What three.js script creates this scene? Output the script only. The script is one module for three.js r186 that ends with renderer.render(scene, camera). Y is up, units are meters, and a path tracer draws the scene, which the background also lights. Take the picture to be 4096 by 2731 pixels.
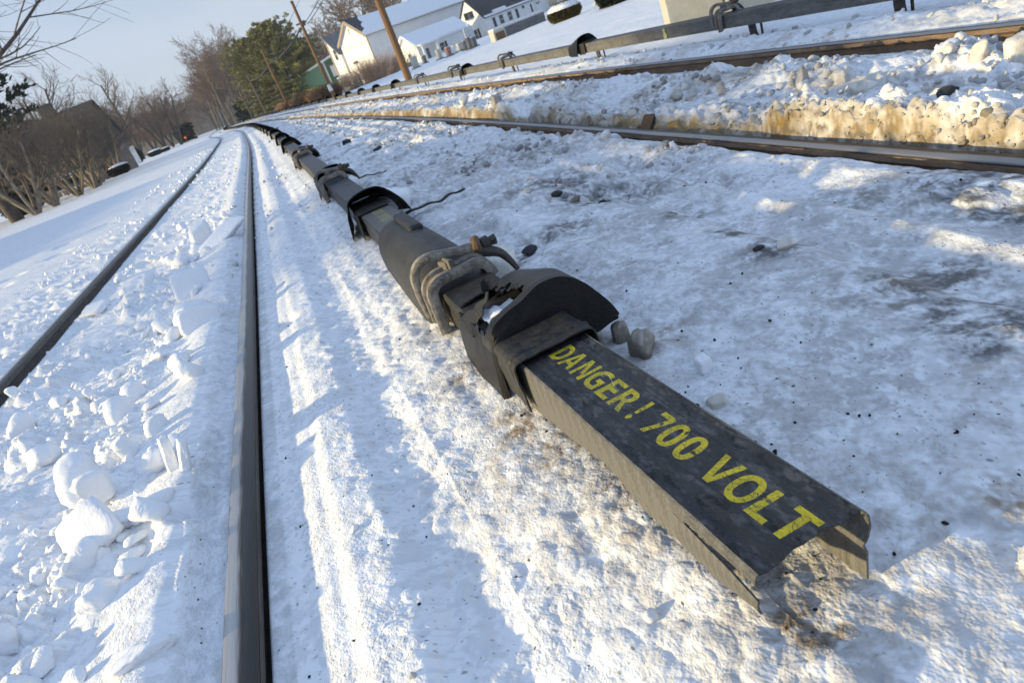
import * as THREE from 'three';
import { mergeGeometries, mergeVertices, toCreasedNormals } from 'three/addons/utils/BufferGeometryUtils.js';
import { RoundedBoxGeometry } from 'three/addons/geometries/RoundedBoxGeometry.js';

// ---------------------------------------------------------------- camera, sky, sun, exposure
const RAD = Math.PI / 180;
const scene = new THREE.Scene();
const EYE = 0.8464, ROLL = 21.196 * RAD, PITCH = 24.244 * RAD, FOCAL = 2731;
const camera = new THREE.PerspectiveCamera(2 * Math.atan(1365.5 / FOCAL) / RAD, 4096 / 2731, 0.05, 3000);
camera.position.set(0, EYE, 0);
camera.rotation.order = 'YXZ';
camera.rotation.set(-PITCH, 0, -ROLL);
camera.focus = 1.45;
camera.userData.fStop = 9;
camera.updateMatrixWorld();
scene.add(camera);

const renderer = new THREE.WebGLRenderer({ antialias: true });
renderer.toneMapping = THREE.LinearToneMapping;
renderer.toneMappingExposure = 1.72;
renderer.shadowMap.enabled = true;

const SUN_AZ = -97 * RAD, SUN_EL = 9.5 * RAD;                 // azimuth from straight ahead, positive to the right
const sunDir = new THREE.Vector3(Math.sin(SUN_AZ) * Math.cos(SUN_EL), Math.sin(SUN_EL), -Math.cos(SUN_AZ) * Math.cos(SUN_EL));
const sun = new THREE.DirectionalLight(new THREE.Color().setRGB(1, 0.80, 0.42), 4.0);
sun.position.copy(sunDir).multiplyScalar(120);
sun.castShadow = true; sun.shadow.radius = 3;
sun.shadow.mapSize.set(4096, 4096);
Object.assign(sun.shadow.camera, { left: -90, right: 90, top: 60, bottom: -60, near: 1, far: 400 });
scene.add(sun, sun.target);

// ---------------------------------------------------------------- random numbers and noise
function mulberry(a) { return () => { a |= 0; a = a + 0x6D2B79F5 | 0; let t = Math.imul(a ^ a >>> 15, 1 | a); t = t + Math.imul(t ^ t >>> 7, 61 | t) ^ t; return ((t ^ t >>> 14) >>> 0) / 4294967296; }; }
const hash2 = (x, y, s = 0) => { let h = Math.imul(x, 374761393) + Math.imul(y, 668265263) + Math.imul(s, 2147483647 ^ 0x5bd1e995) | 0; h = Math.imul(h ^ h >>> 13, 1274126177); h ^= h >>> 16; return (h >>> 0) / 4294967296; };
function vnoise(x, y, s = 0) {
  const xi = Math.floor(x), yi = Math.floor(y); let u = x - xi, v = y - yi; u = u * u * u * (u * (u * 6 - 15) + 10); v = v * v * v * (v * (v * 6 - 15) + 10);
  const a = hash2(xi, yi, s), b = hash2(xi + 1, yi, s), c = hash2(xi, yi + 1, s), d = hash2(xi + 1, yi + 1, s);
  return a + (b - a) * u + (c - a) * v + (a - b - c + d) * u * v;
}
function fbm(x, y, oct, s = 0) { let f = 0, a = 0.5, n = 0; for (let i = 0; i < oct; i++) { f += a * vnoise(x, y, s + i); n += a; a *= 0.5; x = x * 2.03 + 17.1; y = y * 2.03 + 9.7; } return f / n; }
// rounded clods: the highest of many small domes, 0..1
function clods(x, y, s, fill) {
  const xi = Math.floor(x), yi = Math.floor(y); let best = 0;
  for (let j = -1; j <= 1; j++) for (let i = -1; i <= 1; i++) {
    const cx = xi + i, cy = yi + j; if (hash2(cx, cy, s + 3) > fill) continue;
    const r = 0.34 + 0.5 * hash2(cx, cy, s + 2), px = cx + hash2(cx, cy, s), py = cy + hash2(cx, cy, s + 1);
    const dx = x - px, dy = y - py, an = 6.28 * hash2(cx, cy, s + 4), k = 0.75 + 0.5 * hash2(cx, cy, s + 5);
    const ex = (dx * Math.cos(an) + dy * Math.sin(an)) * k, ey = (-dx * Math.sin(an) + dy * Math.cos(an)) / k, q = 1 - (ex * ex + ey * ey) / (r * r);
    if (q > 0) { const h = Math.min(1, Math.sqrt(q) * 1.15) * r * (0.8 + 0.5 * hash2(cx, cy, s + 6)); if (h > best) best = h; }
  }
  return best;
}
const clamp = (x, a = 0, b = 1) => Math.min(b, Math.max(a, x));
const sstep = (a, b, x) => { const t = clamp((x - a) / (b - a)); return t * t * (3 - 2 * t); };
const lerp = (a, b, t) => a + (b - a) * t;
function interp(pts, x) {                                            // smooth through a list of [x, y]
  if (x <= pts[0][0]) return pts[0][1];
  for (let i = 1; i < pts.length; i++) if (x <= pts[i][0]) { const [x0, y0] = pts[i - 1], [x1, y1] = pts[i]; return lerp(y0, y1, sstep(0, 1, (x - x0) / (x1 - x0))); }
  return pts[pts.length - 1][1];
}

// ---------------------------------------------------------------- the sky: clear late-afternoon air with thin haze and one small cloud
{
  const W = 1024, H = 512, SKY = 0.56, d = new Float32Array(W * H * 4);
  const cloud = new THREE.Vector3(-0.53, 0.135, -1).normalize();
  for (let j = 0; j < H; j++) for (let i = 0; i < W; i++) {
    const el = ((j + 0.5) / H - 0.5) * Math.PI, ph = ((i + 0.5) / W - 0.5) * 2 * Math.PI;
    const x = Math.cos(el) * Math.cos(ph), y = Math.sin(el), z = Math.cos(el) * Math.sin(ph);
    const t = Math.max(0, y), up = 1 - Math.exp(-t * 2.6), toSun = Math.max(0, x * sunDir.x + y * sunDir.y + z * sunDir.z);
    let r = lerp(0.62, 0.42, up), g = lerp(0.705, 0.60, up), b = lerp(0.785, 0.94, up);
    const glow = Math.pow(toSun, 5) * 0.45 * Math.exp(-t * 2.0); r += glow * 1.1; g += glow * 0.85; b += glow * 0.55;
    const thin = sstep(0.45, 0.8, fbm(ph * 3 + 5, el * 16 + ph * 2, 4, 40)) * 0.16 * Math.exp(-t * 3); r += thin * 0.5; g += thin * 0.42; b += thin * 0.35;
    const dx = (x * -cloud.z - z * -cloud.x), dy = y - cloud.y - dx * 0.25, cd = (dx / 0.035) ** 2 + (dy / 0.012) ** 2;
    if (z < 0 && cd < 6) { const c = Math.exp(-cd) * sstep(0.25, 0.6, fbm(dx * 60 + 3, dy * 110, 4, 41)); r += c * 0.26; g += c * 0.17; b += c * 0.08; }
    if (y < 0) { const k = Math.min(1, -y * 8); r = lerp(r, 0.5, k); g = lerp(g, 0.53, k); b = lerp(b, 0.58, k); }
    d.set([r * SKY, g * SKY, b * SKY, 1], (j * W + i) * 4);
  }
  const t = new THREE.DataTexture(d, W, H, THREE.RGBAFormat, THREE.FloatType);
  t.mapping = THREE.EquirectangularReflectionMapping; t.magFilter = t.minFilter = THREE.LinearFilter; t.wrapS = THREE.RepeatWrapping; t.colorSpace = THREE.LinearSRGBColorSpace; t.needsUpdate = true;
  scene.background = t; scene.environment = t;
}

// ---------------------------------------------------------------- naming
const names = {};
function numbered(n) { const k = names[n] = (names[n] ?? -1) + 1; return k ? n + '_' + String(k).padStart(3, '0') : n; }
function tag(o, label, category, group, kind) { if (label) o.userData.label = label; if (category) o.userData.category = category; if (group) o.userData.group = group; if (kind) o.userData.kind = kind; return o; }
function thing(name, label, category, group, pos = [0, 0, 0], turn = 0) { const o = new THREE.Group(); o.name = numbered(name); o.position.set(...pos); o.rotation.y = turn; scene.add(o); return tag(o, label, category, group); }
function part(name, geo, mat, parent, label) { const m = new THREE.Mesh(geo, mat); m.name = name; m.castShadow = m.receiveShadow = true; if (label) m.userData.label = label; parent.add(m); return m; }
function solo(name, geo, mat, label, category, group, kind) { const m = new THREE.Mesh(geo, mat); m.name = numbered(name); m.castShadow = m.receiveShadow = true; scene.add(m); return tag(m, label, category, group, kind); }
function structure(name, geo, mat, label) { const m = new THREE.Mesh(geo, mat); m.name = numbered(name); m.castShadow = m.receiveShadow = true; scene.add(m); m.userData.kind = 'structure'; if (label) m.userData.label = label; return m; }
function copyOf(o, name, label) { const c = o.clone(); c.name = numbered(name); scene.add(c); if (label) c.userData.label = label; return c; }

// ---------------------------------------------------------------- geometry helpers
function geo(pos, idx, uv, col) {
  const g = new THREE.BufferGeometry(); g.setAttribute('position', new THREE.Float32BufferAttribute(pos, 3));
  if (uv) g.setAttribute('uv', new THREE.Float32BufferAttribute(uv, 2)); if (col) g.setAttribute('color', new THREE.Float32BufferAttribute(col, 3));
  g.setIndex(idx); g.computeVertexNormals(); return g;
}
function box(w, h, d, x = 0, y = 0, z = 0, ry = 0) { const g = new THREE.BoxGeometry(w, h, d); if (ry) g.rotateY(ry); g.translate(x, y, z); return g; }
function rbox(w, h, d, r, x = 0, y = 0, z = 0, ry = 0) { const g = new RoundedBoxGeometry(w, h, d, 2, r); if (ry) g.rotateY(ry); g.translate(x, y, z); return g; }
function merged(list) { return mergeGeometries(list.map((g) => { const h = g.index ? g.toNonIndexed() : g; for (const k of Object.keys(h.attributes)) if (!['position', 'normal', 'uv'].includes(k)) h.deleteAttribute(k); return h; })); }
function tube(pts, r, sides = 8, seg) { const c = new THREE.CatmullRomCurve3(pts.map((p) => p.isVector3 ? p : new THREE.Vector3(...p)), false, 'centripetal'); return new THREE.TubeGeometry(c, seg ?? pts.length * 4, r, sides, false); }
// a grid surface from a function (u, v) -> [x, y, z]
function surf(nu, nv, fn, uvs = [1, 1]) {
  const p = [], uv = [], ix = [];
  for (let j = 0; j <= nv; j++) for (let i = 0; i <= nu; i++) { const q = fn(i / nu, j / nv); p.push(q[0], q[1], q[2]); uv.push(i / nu * uvs[0], j / nv * uvs[1]); }
  for (let j = 0; j < nv; j++) for (let i = 0; i < nu; i++) { const a = j * (nu + 1) + i; ix.push(a, a + 1, a + nu + 1, a + 1, a + nu + 2, a + nu + 1); }
  return geo(p, ix, uv);
}
// gives a sheet thickness: the sheet, a copy pushed along its normals, and the rim
function thicken(g, t) {
  const n = g.attributes.position.count, P = g.attributes.position, N = g.attributes.normal, U = g.attributes.uv, pos = [...P.array], uv = U ? [...U.array] : null, ix = [...g.index.array];
  for (let i = 0; i < n; i++) pos.push(P.getX(i) - N.getX(i) * t, P.getY(i) - N.getY(i) * t, P.getZ(i) - N.getZ(i) * t);
  if (uv) for (let i = 0; i < n; i++) uv.push(U.getX(i), U.getY(i));
  const edge = new Map(), tri = g.index.array;
  for (let i = 0; i < tri.length; i += 3) { ix.push(tri[i + 2] + n, tri[i + 1] + n, tri[i] + n); for (const [a, b] of [[0, 1], [1, 2], [2, 0]]) { const p = tri[i + a], q = tri[i + b]; if (edge.has(q + ',' + p)) edge.delete(q + ',' + p); else edge.set(p + ',' + q, [p, q]); } }
  for (const [p, q] of edge.values()) ix.push(q, p, p + n, q, p + n, q + n);
  return toCreasedNormals(geo(pos, ix, uv), 0.6);
}

// ---------------------------------------------------------------- the two curving tracks: arc length s, sideways offset d from the left rail, height y
const KNOT = [-2, 3, 8, 20, 35, 50, 65, 80, 100, 130];
const BEND = [[0.023585, -0.001957, 0.000923, -0.001728, 0.000126, -0.001861, -0.003332, 0.000881, 0.00176, 0.001683], [-0.002689, -0.004981, -0.003308, -0.001517, -0.000916, -0.00087, -0.000684, -0.000212, 0.000103, 0.000241]];
const START = [[-0.908419, -0.312591], [2.521408, -0.155133]];
const DS = 0.05, S0 = -14, NS = 6000;
const tracks = [0, 1].map((k) => {
  const X = new Float64Array(NS), Z = new Float64Array(NS), A = new Float64Array(NS), at0 = Math.round((-4 - S0) / DS);
  const kap = (s) => { if (s < KNOT[0]) return BEND[k][0] * (s < -4 ? 0 : 1); if (s >= 130) return 0; let i = 0; while (KNOT[i + 1] < s) i++; const t = (s - KNOT[i]) / (KNOT[i + 1] - KNOT[i]); return lerp(BEND[k][i], BEND[k][i + 1], t); };
  let [x, th] = START[k], z = -4;
  for (let i = at0; i < NS; i++) { X[i] = x; Z[i] = z; A[i] = th; const s = S0 + i * DS; x += Math.sin(th) * DS; z += Math.cos(th) * DS; th += kap(s + DS / 2) * DS; }
  [x, th] = START[k]; z = -4;
  for (let i = at0 - 1; i >= 0; i--) { x -= Math.sin(th) * DS; z -= Math.cos(th) * DS; X[i] = x; Z[i] = z; A[i] = th; }
  return { X, Z, A };
});
function onTrack(k, s, d, y) { const t = tracks[k], f = clamp((s - S0) / DS, 0, NS - 1.001), i = Math.floor(f), u = f - i, x = lerp(t.X[i], t.X[i + 1], u), z = lerp(t.Z[i], t.Z[i + 1], u), a = lerp(t.A[i], t.A[i + 1], u); return new THREE.Vector3(x + d * Math.cos(a), y, -(z - d * Math.sin(a))); }
function heading(k, s) { const t = tracks[k]; return t.A[Math.round(clamp((s - S0) / DS, 0, NS - 1))]; }
function toTrack(k, x, zw) {
  const t = tracks[k], z = -zw; let i = clamp(Math.round((z - t.Z[0]) / DS), 0, NS - 1);
  for (let n = 0; n < 4; n++) { const e = (x - t.X[i]) * Math.sin(t.A[i]) + (z - t.Z[i]) * Math.cos(t.A[i]), j = clamp(i + Math.round(e / DS), 0, NS - 1); if (j === i) break; i = j; }
  const dx = x - t.X[i], dz = z - t.Z[i], c = Math.cos(t.A[i]), q = Math.sin(t.A[i]);
  return [dx * c - dz * q, S0 + i * DS + dx * q + dz * c];
}
// a profile [[d, y], ...] swept along a track between s0 and s1
function sweep(k, prof, s0, s1, step, closed = true, uvScale = 1, dy = () => 0) {
  const list = []; for (let s = s0; s < s1 - 1e-6; s += step(s)) list.push(s); list.push(s1);
  const n = prof.length, m = closed ? n + 1 : n, p = [], uv = [], ix = []; let per = [0];
  for (let i = 1; i < m; i++) per.push(per[i - 1] + Math.hypot(prof[i % n][0] - prof[i - 1][0], prof[i % n][1] - prof[i - 1][1]));
  list.forEach((s, j) => { for (let i = 0; i < m; i++) { const q = onTrack(k, s, prof[i % n][0], prof[i % n][1] + dy(s)); p.push(q.x, q.y, q.z); uv.push(s * uvScale, per[i] * uvScale); } });
  for (let j = 0; j < list.length - 1; j++) for (let i = 0; i < m - 1; i++) { const a = j * m + i; ix.push(a, a + m, a + 1, a + 1, a + m, a + m + 1); }
  return toCreasedNormals(geo(p, ix, uv), 0.7);
}
const growing = (s) => clamp(0.02 * Math.abs(s) + 0.06, 0.08, 1.5);
// a point seen at a bearing (sideways / ahead) and a depression (down / ahead), a given distance ahead
const far = (bx, dn, z) => new THREE.Vector3(bx * z, EYE - dn * z, -z);

// ---------------------------------------------------------------- textures
function tnoise(n, cells, s) { // tiling value noise sampler over [0,1)
  return (x, y) => { const X = x * cells, Y = y * cells, xi = Math.floor(X), yi = Math.floor(Y); let u = X - xi, v = Y - yi; u = u * u * (3 - 2 * u); v = v * v * (3 - 2 * v); const w = (q) => ((q % cells) + cells) % cells; const a = hash2(w(xi), w(yi), s), b = hash2(w(xi + 1), w(yi), s), c = hash2(w(xi), w(yi + 1), s), d = hash2(w(xi + 1), w(yi + 1), s); return a + (b - a) * u + (c - a) * v + (a - b - c + d) * u * v; };
}
function dataTex(w, h, fn, srgb = false) {
  const d = new Uint8Array(w * h * 4);
  for (let j = 0; j < h; j++) for (let i = 0; i < w; i++) { const c = fn((i + 0.5) / w, (j + 0.5) / h, i, j); const k = (j * w + i) * 4; if (typeof c === 'number') d[k] = d[k + 1] = d[k + 2] = clamp(c) * 255; else { d[k] = clamp(c[0]) * 255; d[k + 1] = clamp(c[1]) * 255; d[k + 2] = clamp(c[2]) * 255; } d[k + 3] = 255; }
  const t = new THREE.DataTexture(d, w, h, THREE.RGBAFormat); t.magFilter = THREE.LinearFilter; t.minFilter = THREE.LinearMipmapLinearFilter; t.generateMipmaps = true; t.wrapS = t.wrapT = THREE.RepeatWrapping; if (srgb) t.colorSpace = THREE.SRGBColorSpace; t.needsUpdate = true; return t;
}
function rep(t, x, y = x) { const c = t.clone(); c.repeat.set(x, y); c.needsUpdate = true; return c; }
function layered(cells, s, amps) { const f = amps.map((a, i) => [tnoise(0, cells << i, s + i), a]); const tot = amps.reduce((a, b) => a + b); return (x, y) => { let v = 0; for (const [n, a] of f) v += n(x, y) * a; return v / tot; }; }
const grainTex = (() => { const a = layered(24, 60, [1, 0.9, 0.9, 1.0, 0.8]), b = layered(10, 70, [1, 0.6]); return dataTex(1024, 1024, (x, y) => 0.5 + (a(x, y) - 0.5) * 1.5 * (0.55 + 0.9 * b(x, y))); })();
const mottle = (() => { const a = layered(4, 80, [1, 0.8, 0.7, 0.6, 0.5, 0.4]); return dataTex(512, 512, (x, y) => clamp((a(x, y) - 0.5) * 2.2 + 0.5)); })();
const fineBump = rep(mottle, 3);
// colour texture: base colour wandering between two tones, with pale scuffs
function toneTex(c0, c1, cells, s, scuff = 0, scuffC = [0.6, 0.58, 0.55], stretch = 1, size = 512) {
  const a = layered(cells, s, [1, 0.8, 0.7, 0.6, 0.45]), b = layered(cells * 3, s + 20, [1, 0.9, 0.8, 0.7]);
  return dataTex(size, size, (x, y) => { const t = clamp((a(x, y) - 0.5) * 2.4 + 0.5), q = scuff ? sstep(0.62, 0.82, b(x, stretch === 1 ? y : (y * stretch) % 1)) * scuff : 0; return [0, 1, 2].map((k) => Math.pow(lerp(lerp(c0[k], c1[k], t), scuffC[k], q), 1 / 2.2)); }, true);
}

// ---------------------------------------------------------------- the snow
const P1 = [[-400, 0.1], [-60, 0.08], [-14, 0.04], [-5, 0.02], [-2, 0.0], [-0.6, -0.012], [-0.12, -0.02], [-0.05, -0.03], [-0.03, -0.13], [0.03, -0.13], [0.045, -0.1], [0.1, -0.055], [0.25, -0.04], [0.6, -0.045], [0.9, -0.042], [1.1, -0.022], [1.32, 0.013], [1.36, 0.006], [1.43, -0.036], [1.455, -0.04], [1.475, -0.045], [1.48, -0.13], [1.538, -0.12], [1.547, -0.045], [1.556, -0.033], [1.63, -0.03], [1.7, -0.014], [1.75, 0.002], [1.82, 0.004], [1.89, -0.014], [1.95, -0.016], [2.02, -0.002], [2.14, 0.02], [2.26, 0.036], [2.36, 0.03], [2.45, 0.03], [2.6, 0.032], [2.9, 0.045]];
const P2 = [[-1.2, 0.045], [-0.85, 0.045], [-0.79, 0.044], [-0.7, 0.004], [-0.6, 0.012], [-0.53, 0.03], [-0.42, -0.015], [-0.32, 0.0], [-0.22, 0.016], [-0.15, 0.002], [-0.09, -0.07], [-0.04, -0.1], [-0.03, -0.14], [0.03, -0.14], [0.045, -0.09], [0.065, -0.06], [0.085, -0.02], [0.115, 0.04], [0.16, 0.075], [0.24, 0.08], [0.36, 0.03], [0.5, -0.02], [0.65, -0.005], [0.85, 0.025], [1.02, 0.02], [1.15, -0.015], [1.3, -0.06], [1.42, -0.085], [1.47, -0.1], [1.475, -0.14], [1.535, -0.14], [1.56, -0.06], [1.66, -0.01], [1.85, 0.02], [2.1, -0.02], [2.35, -0.09], [2.7, -0.08], [4, -0.03], [12, -0.03]];
const g = { u: 0, y: 0, r: 0, gr: 0, b: 0 };
const dirtSpots = [
  [0.5, 3.45, 0.2, 1.3, 0.05], [0.62, 3.1, 0.2, 1.3, 0.05], [0.36, 2.62, 0.13, 1.1, 0.1], [0.15, 4.6, 0.3, 0.9, 0.15], [1.42, 1.72, 0.2, 1.4, 0.02], [1.35, 1.55, 0.16, 1.3, 0.05], [0.88, 1.12, 0.14, 1.2, 0.08], [0.82, 1.0, 0.1, 1.0, 0.1], [0.76, 1.95, 0.09, 1.0, 0.1], [0.72, 2.3, 0.1, 0.9, 0.15], [0.78, 1.72, 0.1, 1.0, 0.1],
  [0.02, 1.25, 0.3, 0.5, 1], [0.1, 0.95, 0.22, 0.5, 1], [-0.1, 1.75, 0.22, 0.45, 0.9], [-0.18, 2.2, 0.25, 0.4, 0.8], [0.28, 0.6, 0.26, 0.42, 1], [0.42, 0.72, 0.25, 0.4, 1], [0.55, 0.62, 0.2, 0.4, 0.9], [0.55, 1.5, 0.4, 0.3, 0.3], [0.9, 1.6, 0.4, 0.35, 0.25], [0.35, 2.1, 0.4, 0.35, 0.3], [0.75, 2.9, 0.35, 0.75, 0.1], [0.45, 3.5, 0.45, 0.7, 0.15], [0.1, 4.4, 0.6, 0.5, 0.25], [0.6, 4.4, 0.5, 0.6, 0.2], [1.5, 3.4, 0.5, 0.5, 0.25], [1.35, 4.5, 0.6, 0.5, 0.2], [1.75, 4.6, 0.4, 0.45, 0.3], [0.9, 5.6, 0.7, 0.45, 0.3], // x, ahead, radius, strength, brown(1) .. black(0): places where ballast and mud show through
  [0.14, 1.36, 0.16, 0.8, 1], [0.02, 1.62, 0.14, 0.55, 1], [0.13, 1.12, 0.12, 0.7, 1], [0.2, 0.72, 0.17, 0.45, 1], [0.33, 0.62, 0.16, 0.45, 1], [0.232, 0.607, 0.045, 1.3, 0.8], [0.205, 0.63, 0.03, 1.0, 0.9], [0.577, 0.693, 0.05, 1.0, 1], [-0.04, 1.38, 0.1, 1.0, 1], [0.015, 1.2, 0.09, 1.0, 1], [-0.15, 1.72, 0.1, 0.8, 1], [0.09, 1.02, 0.06, 0.8, 1], [0.86, 1.3, 0.22, 0.75, 0.25], [0.98, 1.32, 0.16, 0.8, 0.2], [0.75, 1.33, 0.18, 0.5, 0.3],
  [0.78, 0.95, 0.12, 0.5, 1], [1.42, 1.75, 0.3, 0.9, 0.15], [1.2, 1.95, 0.2, 0.6, 0.3], [0.74, 1.72, 0.12, 0.7, 0.15], [0.62, 3.0, 0.3, 0.9, 0.1], [0.52, 3.6, 0.3, 0.7, 0.1], [0.15, 2.6, 0.16, 0.7, 0.15], [0.78, 2.35, 0.13, 0.7, 0.2], [1.0, 2.6, 0.14, 0.5, 0.3], [0.36, 1.52, 0.14, 0.6, 0.7], [0.46, 1.1, 0.1, 0.4, 1],
  [0.55, 2.08, 0.08, 0.6, 0.2], [0.45, 2.0, 0.06, 0.5, 0.2], [-0.05, 5.2, 0.5, 0.5, 0.3], [-0.4, 6.6, 0.6, 0.45, 0.3], [0.3, 5.0, 0.6, 0.55, 0.3], [-0.28, 8.2, 0.6, 0.5, 0.3], [-0.9, 2.02, 0.05, 0.4, 0.6], [0.28, 0.48, 0.07, 0.6, 0.4], [0.5, 0.68, 0.07, 0.4, 0.2],
];
const pits = [[-0.96, 1.62, 0.055, 0.05], [-1.5, 3.86, 0.14, 0.07], [-0.93, 3.0, 0.06, 0.05], [0.63, 3.05, 0.25, 0.05], [0.15, 2.6, 0.14, 0.035], [-1.12, 1.52, 0.09, 0.045], [-1.63, 2.12, 0.12, 0.04], [-3.1, 5.5, 0.1, 0.08], [-5.9, 9.2, 0.16, 0.07], [-6.1, 9.9, 0.16, 0.07], [-5.6, 8.1, 0.15, 0.06], [-5.9, 10.9, 0.17, 0.07], [-6.4, 12.2, 0.18, 0.08], [-5.5, 7.4, 0.14, 0.06], [-6.2, 13.4, 0.2, 0.08]];
function ground(x, z) {
  const ah = -z, [d1, s1] = toTrack(0, x, z), [d2, s2] = toTrack(1, x, z), dist = Math.hypot(x, z);
  const w = sstep(2.75, 3.0, d1) * (ah > 60 ? 1 : 1), q1 = d1 + 0.02 * (vnoise(s1 * 2.2, d1 * 2, 5) - 0.5) * sstep(0.08, 0.14, Math.abs(d1)) * sstep(0.09, 0.15, Math.abs(d1 - 1.505));
  const wob2 = (fbm(s2 * 1.6, 3.3, 3, 7) - 0.5), near2 = sstep(0.06, 0.1, Math.abs(d2)) * sstep(0.07, 0.14, Math.abs(d2 - 1.505));
  const q2 = d2 + wob2 * 0.09 * near2;
  let y = lerp(interp(P1, q1), interp(P2, q2), w);
  // how broken, how lumpy and how dirty each strip is
  let lump = 0, rough = 0.35, dirt = 0, brown = 0.6, tan = 0;
  const railGap = Math.min(sstep(0.045, 0.16, Math.abs(d1)), sstep(0.045, 0.13, Math.abs(d1 - 1.505)), sstep(0.05, 0.12, Math.abs(d2)), sstep(0.05, 0.14, Math.abs(d2 - 1.505)));
  if (d1 > 1.36 && d1 < 1.5) { lump = 0.1; rough = 0.7; dirt = 0.22; brown = 0.25; }
  else if (d1 < 0) { lump = 0.75 * sstep(-1.5, -0.5, d1) * sstep(0.35, 0.65, fbm(s1 * 0.6, d1 * 1.4, 3, 9) + 0.12) + 0.12 * sstep(-5, -1.5, d1); rough = 0.25; }
  else if (d1 < 1.505) { const pl = fbm(s1 * 0.9, d1 * 1.6, 3, 11); lump = sstep(0.08, 0.2, d1) * (1 - 0.93 * sstep(0.95, 1.2, d1)) * (1 - sstep(1.34, 1.38, d1)) * sstep(0.34, 0.56, pl + 0.16 * sstep(0.2, 0.6, d1)); rough = lerp(0.5, 0.2, sstep(1.0, 1.2, d1)); }
  else if (d1 < 2.3) { lump = 0.2 * sstep(1.7, 1.85, d1); rough = 0.55; dirt = 0.06; }
  else if (d2 < -0.05) { lump = 0.1 + 0.75 * sstep(3.2, 5.2, ah) * sstep(0.4, 0.6, fbm(s2 * 0.7, d2 * 1.3, 3, 13) + 0.05); rough = 0.7; dirt = 0.4 + 0.25 * sstep(3, 6, ah); brown = 0.3; }
  else if (d2 < 1.505) { lump = (0.45 + 0.5 * sstep(0.5, 0.75, d2)) * (1 - 0.75 * sstep(1.05, 1.25, d2)); if (d2 < 0.4) lump = 0.5; lump *= 1 - 0.6 * sstep(0.38, 0.5, d2) * (1 - sstep(0.62, 0.75, d2)); rough = 0.9; dirt = 0.6; brown = 0.5; }
  else if (d2 < 2.6) { lump = 0.55 * sstep(1.6, 1.75, d2) * (1 - sstep(2.1, 2.6, d2)); rough = 0.5; dirt = 0.25 * (1 - sstep(2.0, 2.5, d2)); brown = 0.5; }
  else rough = 0.2;
  // the icy bank beside the second track has slumped away between two stretches
  const bank = sstep(0.045, 0.1, d2) * (1 - sstep(0.32, 0.5, d2)) * w;
  if (bank > 0) { const gone = sstep(3.1, 3.5, s2) * (1 - sstep(5.4, 5.8, s2)) * 0.55 + sstep(6.2, 6.4, s2) * (1 - sstep(6.8, 7.1, s2)); const far2 = 1 - 0.45 * sstep(7, 18, s2); y = lerp(y, -0.05, bank * clamp(gone)); y += bank * ((fbm(s2 * 5, d2 * 8, 3, 21) - 0.5) * 0.085 + (dist < 12 ? (clods(x * 18, z * 18, 77, 0.7) - 0.25) * 0.034 + (fbm(x * 55, z * 55, 2, 78) - 0.5) * 0.014 : 0)); if (s2 > 0) y = lerp(y, y * far2, bank); }
  const fade = 1 - sstep(25, 70, dist);
  if (dist < 90) {
    if (lump > 0.01) {
      const c1 = clods(x * 7 + 3, z * 7, 31, 0.5), c2 = clods(x * 15, z * 15 + 5, 37, 0.55), c3 = clods(x * 32 + 9, z * 32, 43, 0.5), pz = sstep(0.35, 0.62, fbm(x * 2.1, z * 2.1, 2, 47));
      const c0 = d1 > 0.3 && d1 < 1.3 || d2 > 0.5 ? clods(x * 3.4, z * 3.4, 51, 0.35) : 0;
      y += railGap * lump * fade * (1 - 0.45 * sstep(4, 11, dist)) * (c0 * 0.036 * pz + c1 * 0.036 * pz + c2 * 0.036 * (0.4 + 0.6 * pz) + c3 * 0.022 * (0.3 + 0.7 * pz) + (fbm(x * 40, z * 40, 2, 44) - 0.5) * 0.012 - 0.017);
    }
    y += railGap * fade * ((fbm(x * 1.3, z * 1.3, 3, 53) - 0.5) * (d1 < -2 ? 0.03 : d1 > 1.55 && d1 < 2 ? 0.012 : 0.04) + (fbm(x * 6, z * 6, 3, 59) - 0.5) * (d1 > 1.55 && d1 < 2.6 ? lerp(0.006, 0.014, sstep(1.9, 2.0, d1)) : 0.024) * rough + (dist < 12 ? (fbm(x * 30, z * 30, 3, 61) - 0.5) * 0.008 * rough : 0));
    if (d1 > 2.4 && d2 < -0.1) { const rw = sstep(2.4, 2.6, d1) * (1 - sstep(-0.25, -0.1, d2)), wq = d1 * 8 + 1.6 * fbm(x * 1.1, z * 1.1, 2, 111); y += rw * fade * ((vnoise(wq, s1 * 0.45, 112) - 0.5) * 0.026 + (fbm(x * 9, z * 9, 3, 113) - 0.5) * 0.024 + (clods(x * 9, z * 9, 114, 0.22) * 0.03) * sstep(0.5, 0.62, fbm(x * 2, z * 2, 2, 115))); }
    if (d1 > 1.6 && d1 < 2.35 && dist < 8) y += railGap * (clods(x * 26, z * 26, 67, 0.55) * 0.0035 - 0.001) * sstep(1.75, 1.9, d1);
  }
  if (d1 < -3 || d2 > 3) y += (fbm(x * 0.12, z * 0.12, 3, 71) - 0.5) * 0.14 * sstep(3, 9, Math.max(-d1, d2)) * (1 - sstep(60, 200, dist));
  for (const [px, pa, pr, ph] of pits) { const q = ((x - px) ** 2 + (ah - pa) ** 2) / (pr * pr); if (q < 4) y -= ph * Math.exp(-q * q); }
  // the land falls away gently beyond the right-hand lawn and rises far off on the left
  if (d2 > 2.5) { const k = sstep(2.5, 8, d2); y -= k * 0.0105 * Math.max(0, ah - 22); y += k * 0.004 * clamp(x, 0, 30); }
  if (dist > 250) y -= 0.002 * (dist - 250);
  y -= sstep(120, 180, ah) * 0.4 * (d1 < 2 ? 0 : 1);
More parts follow.
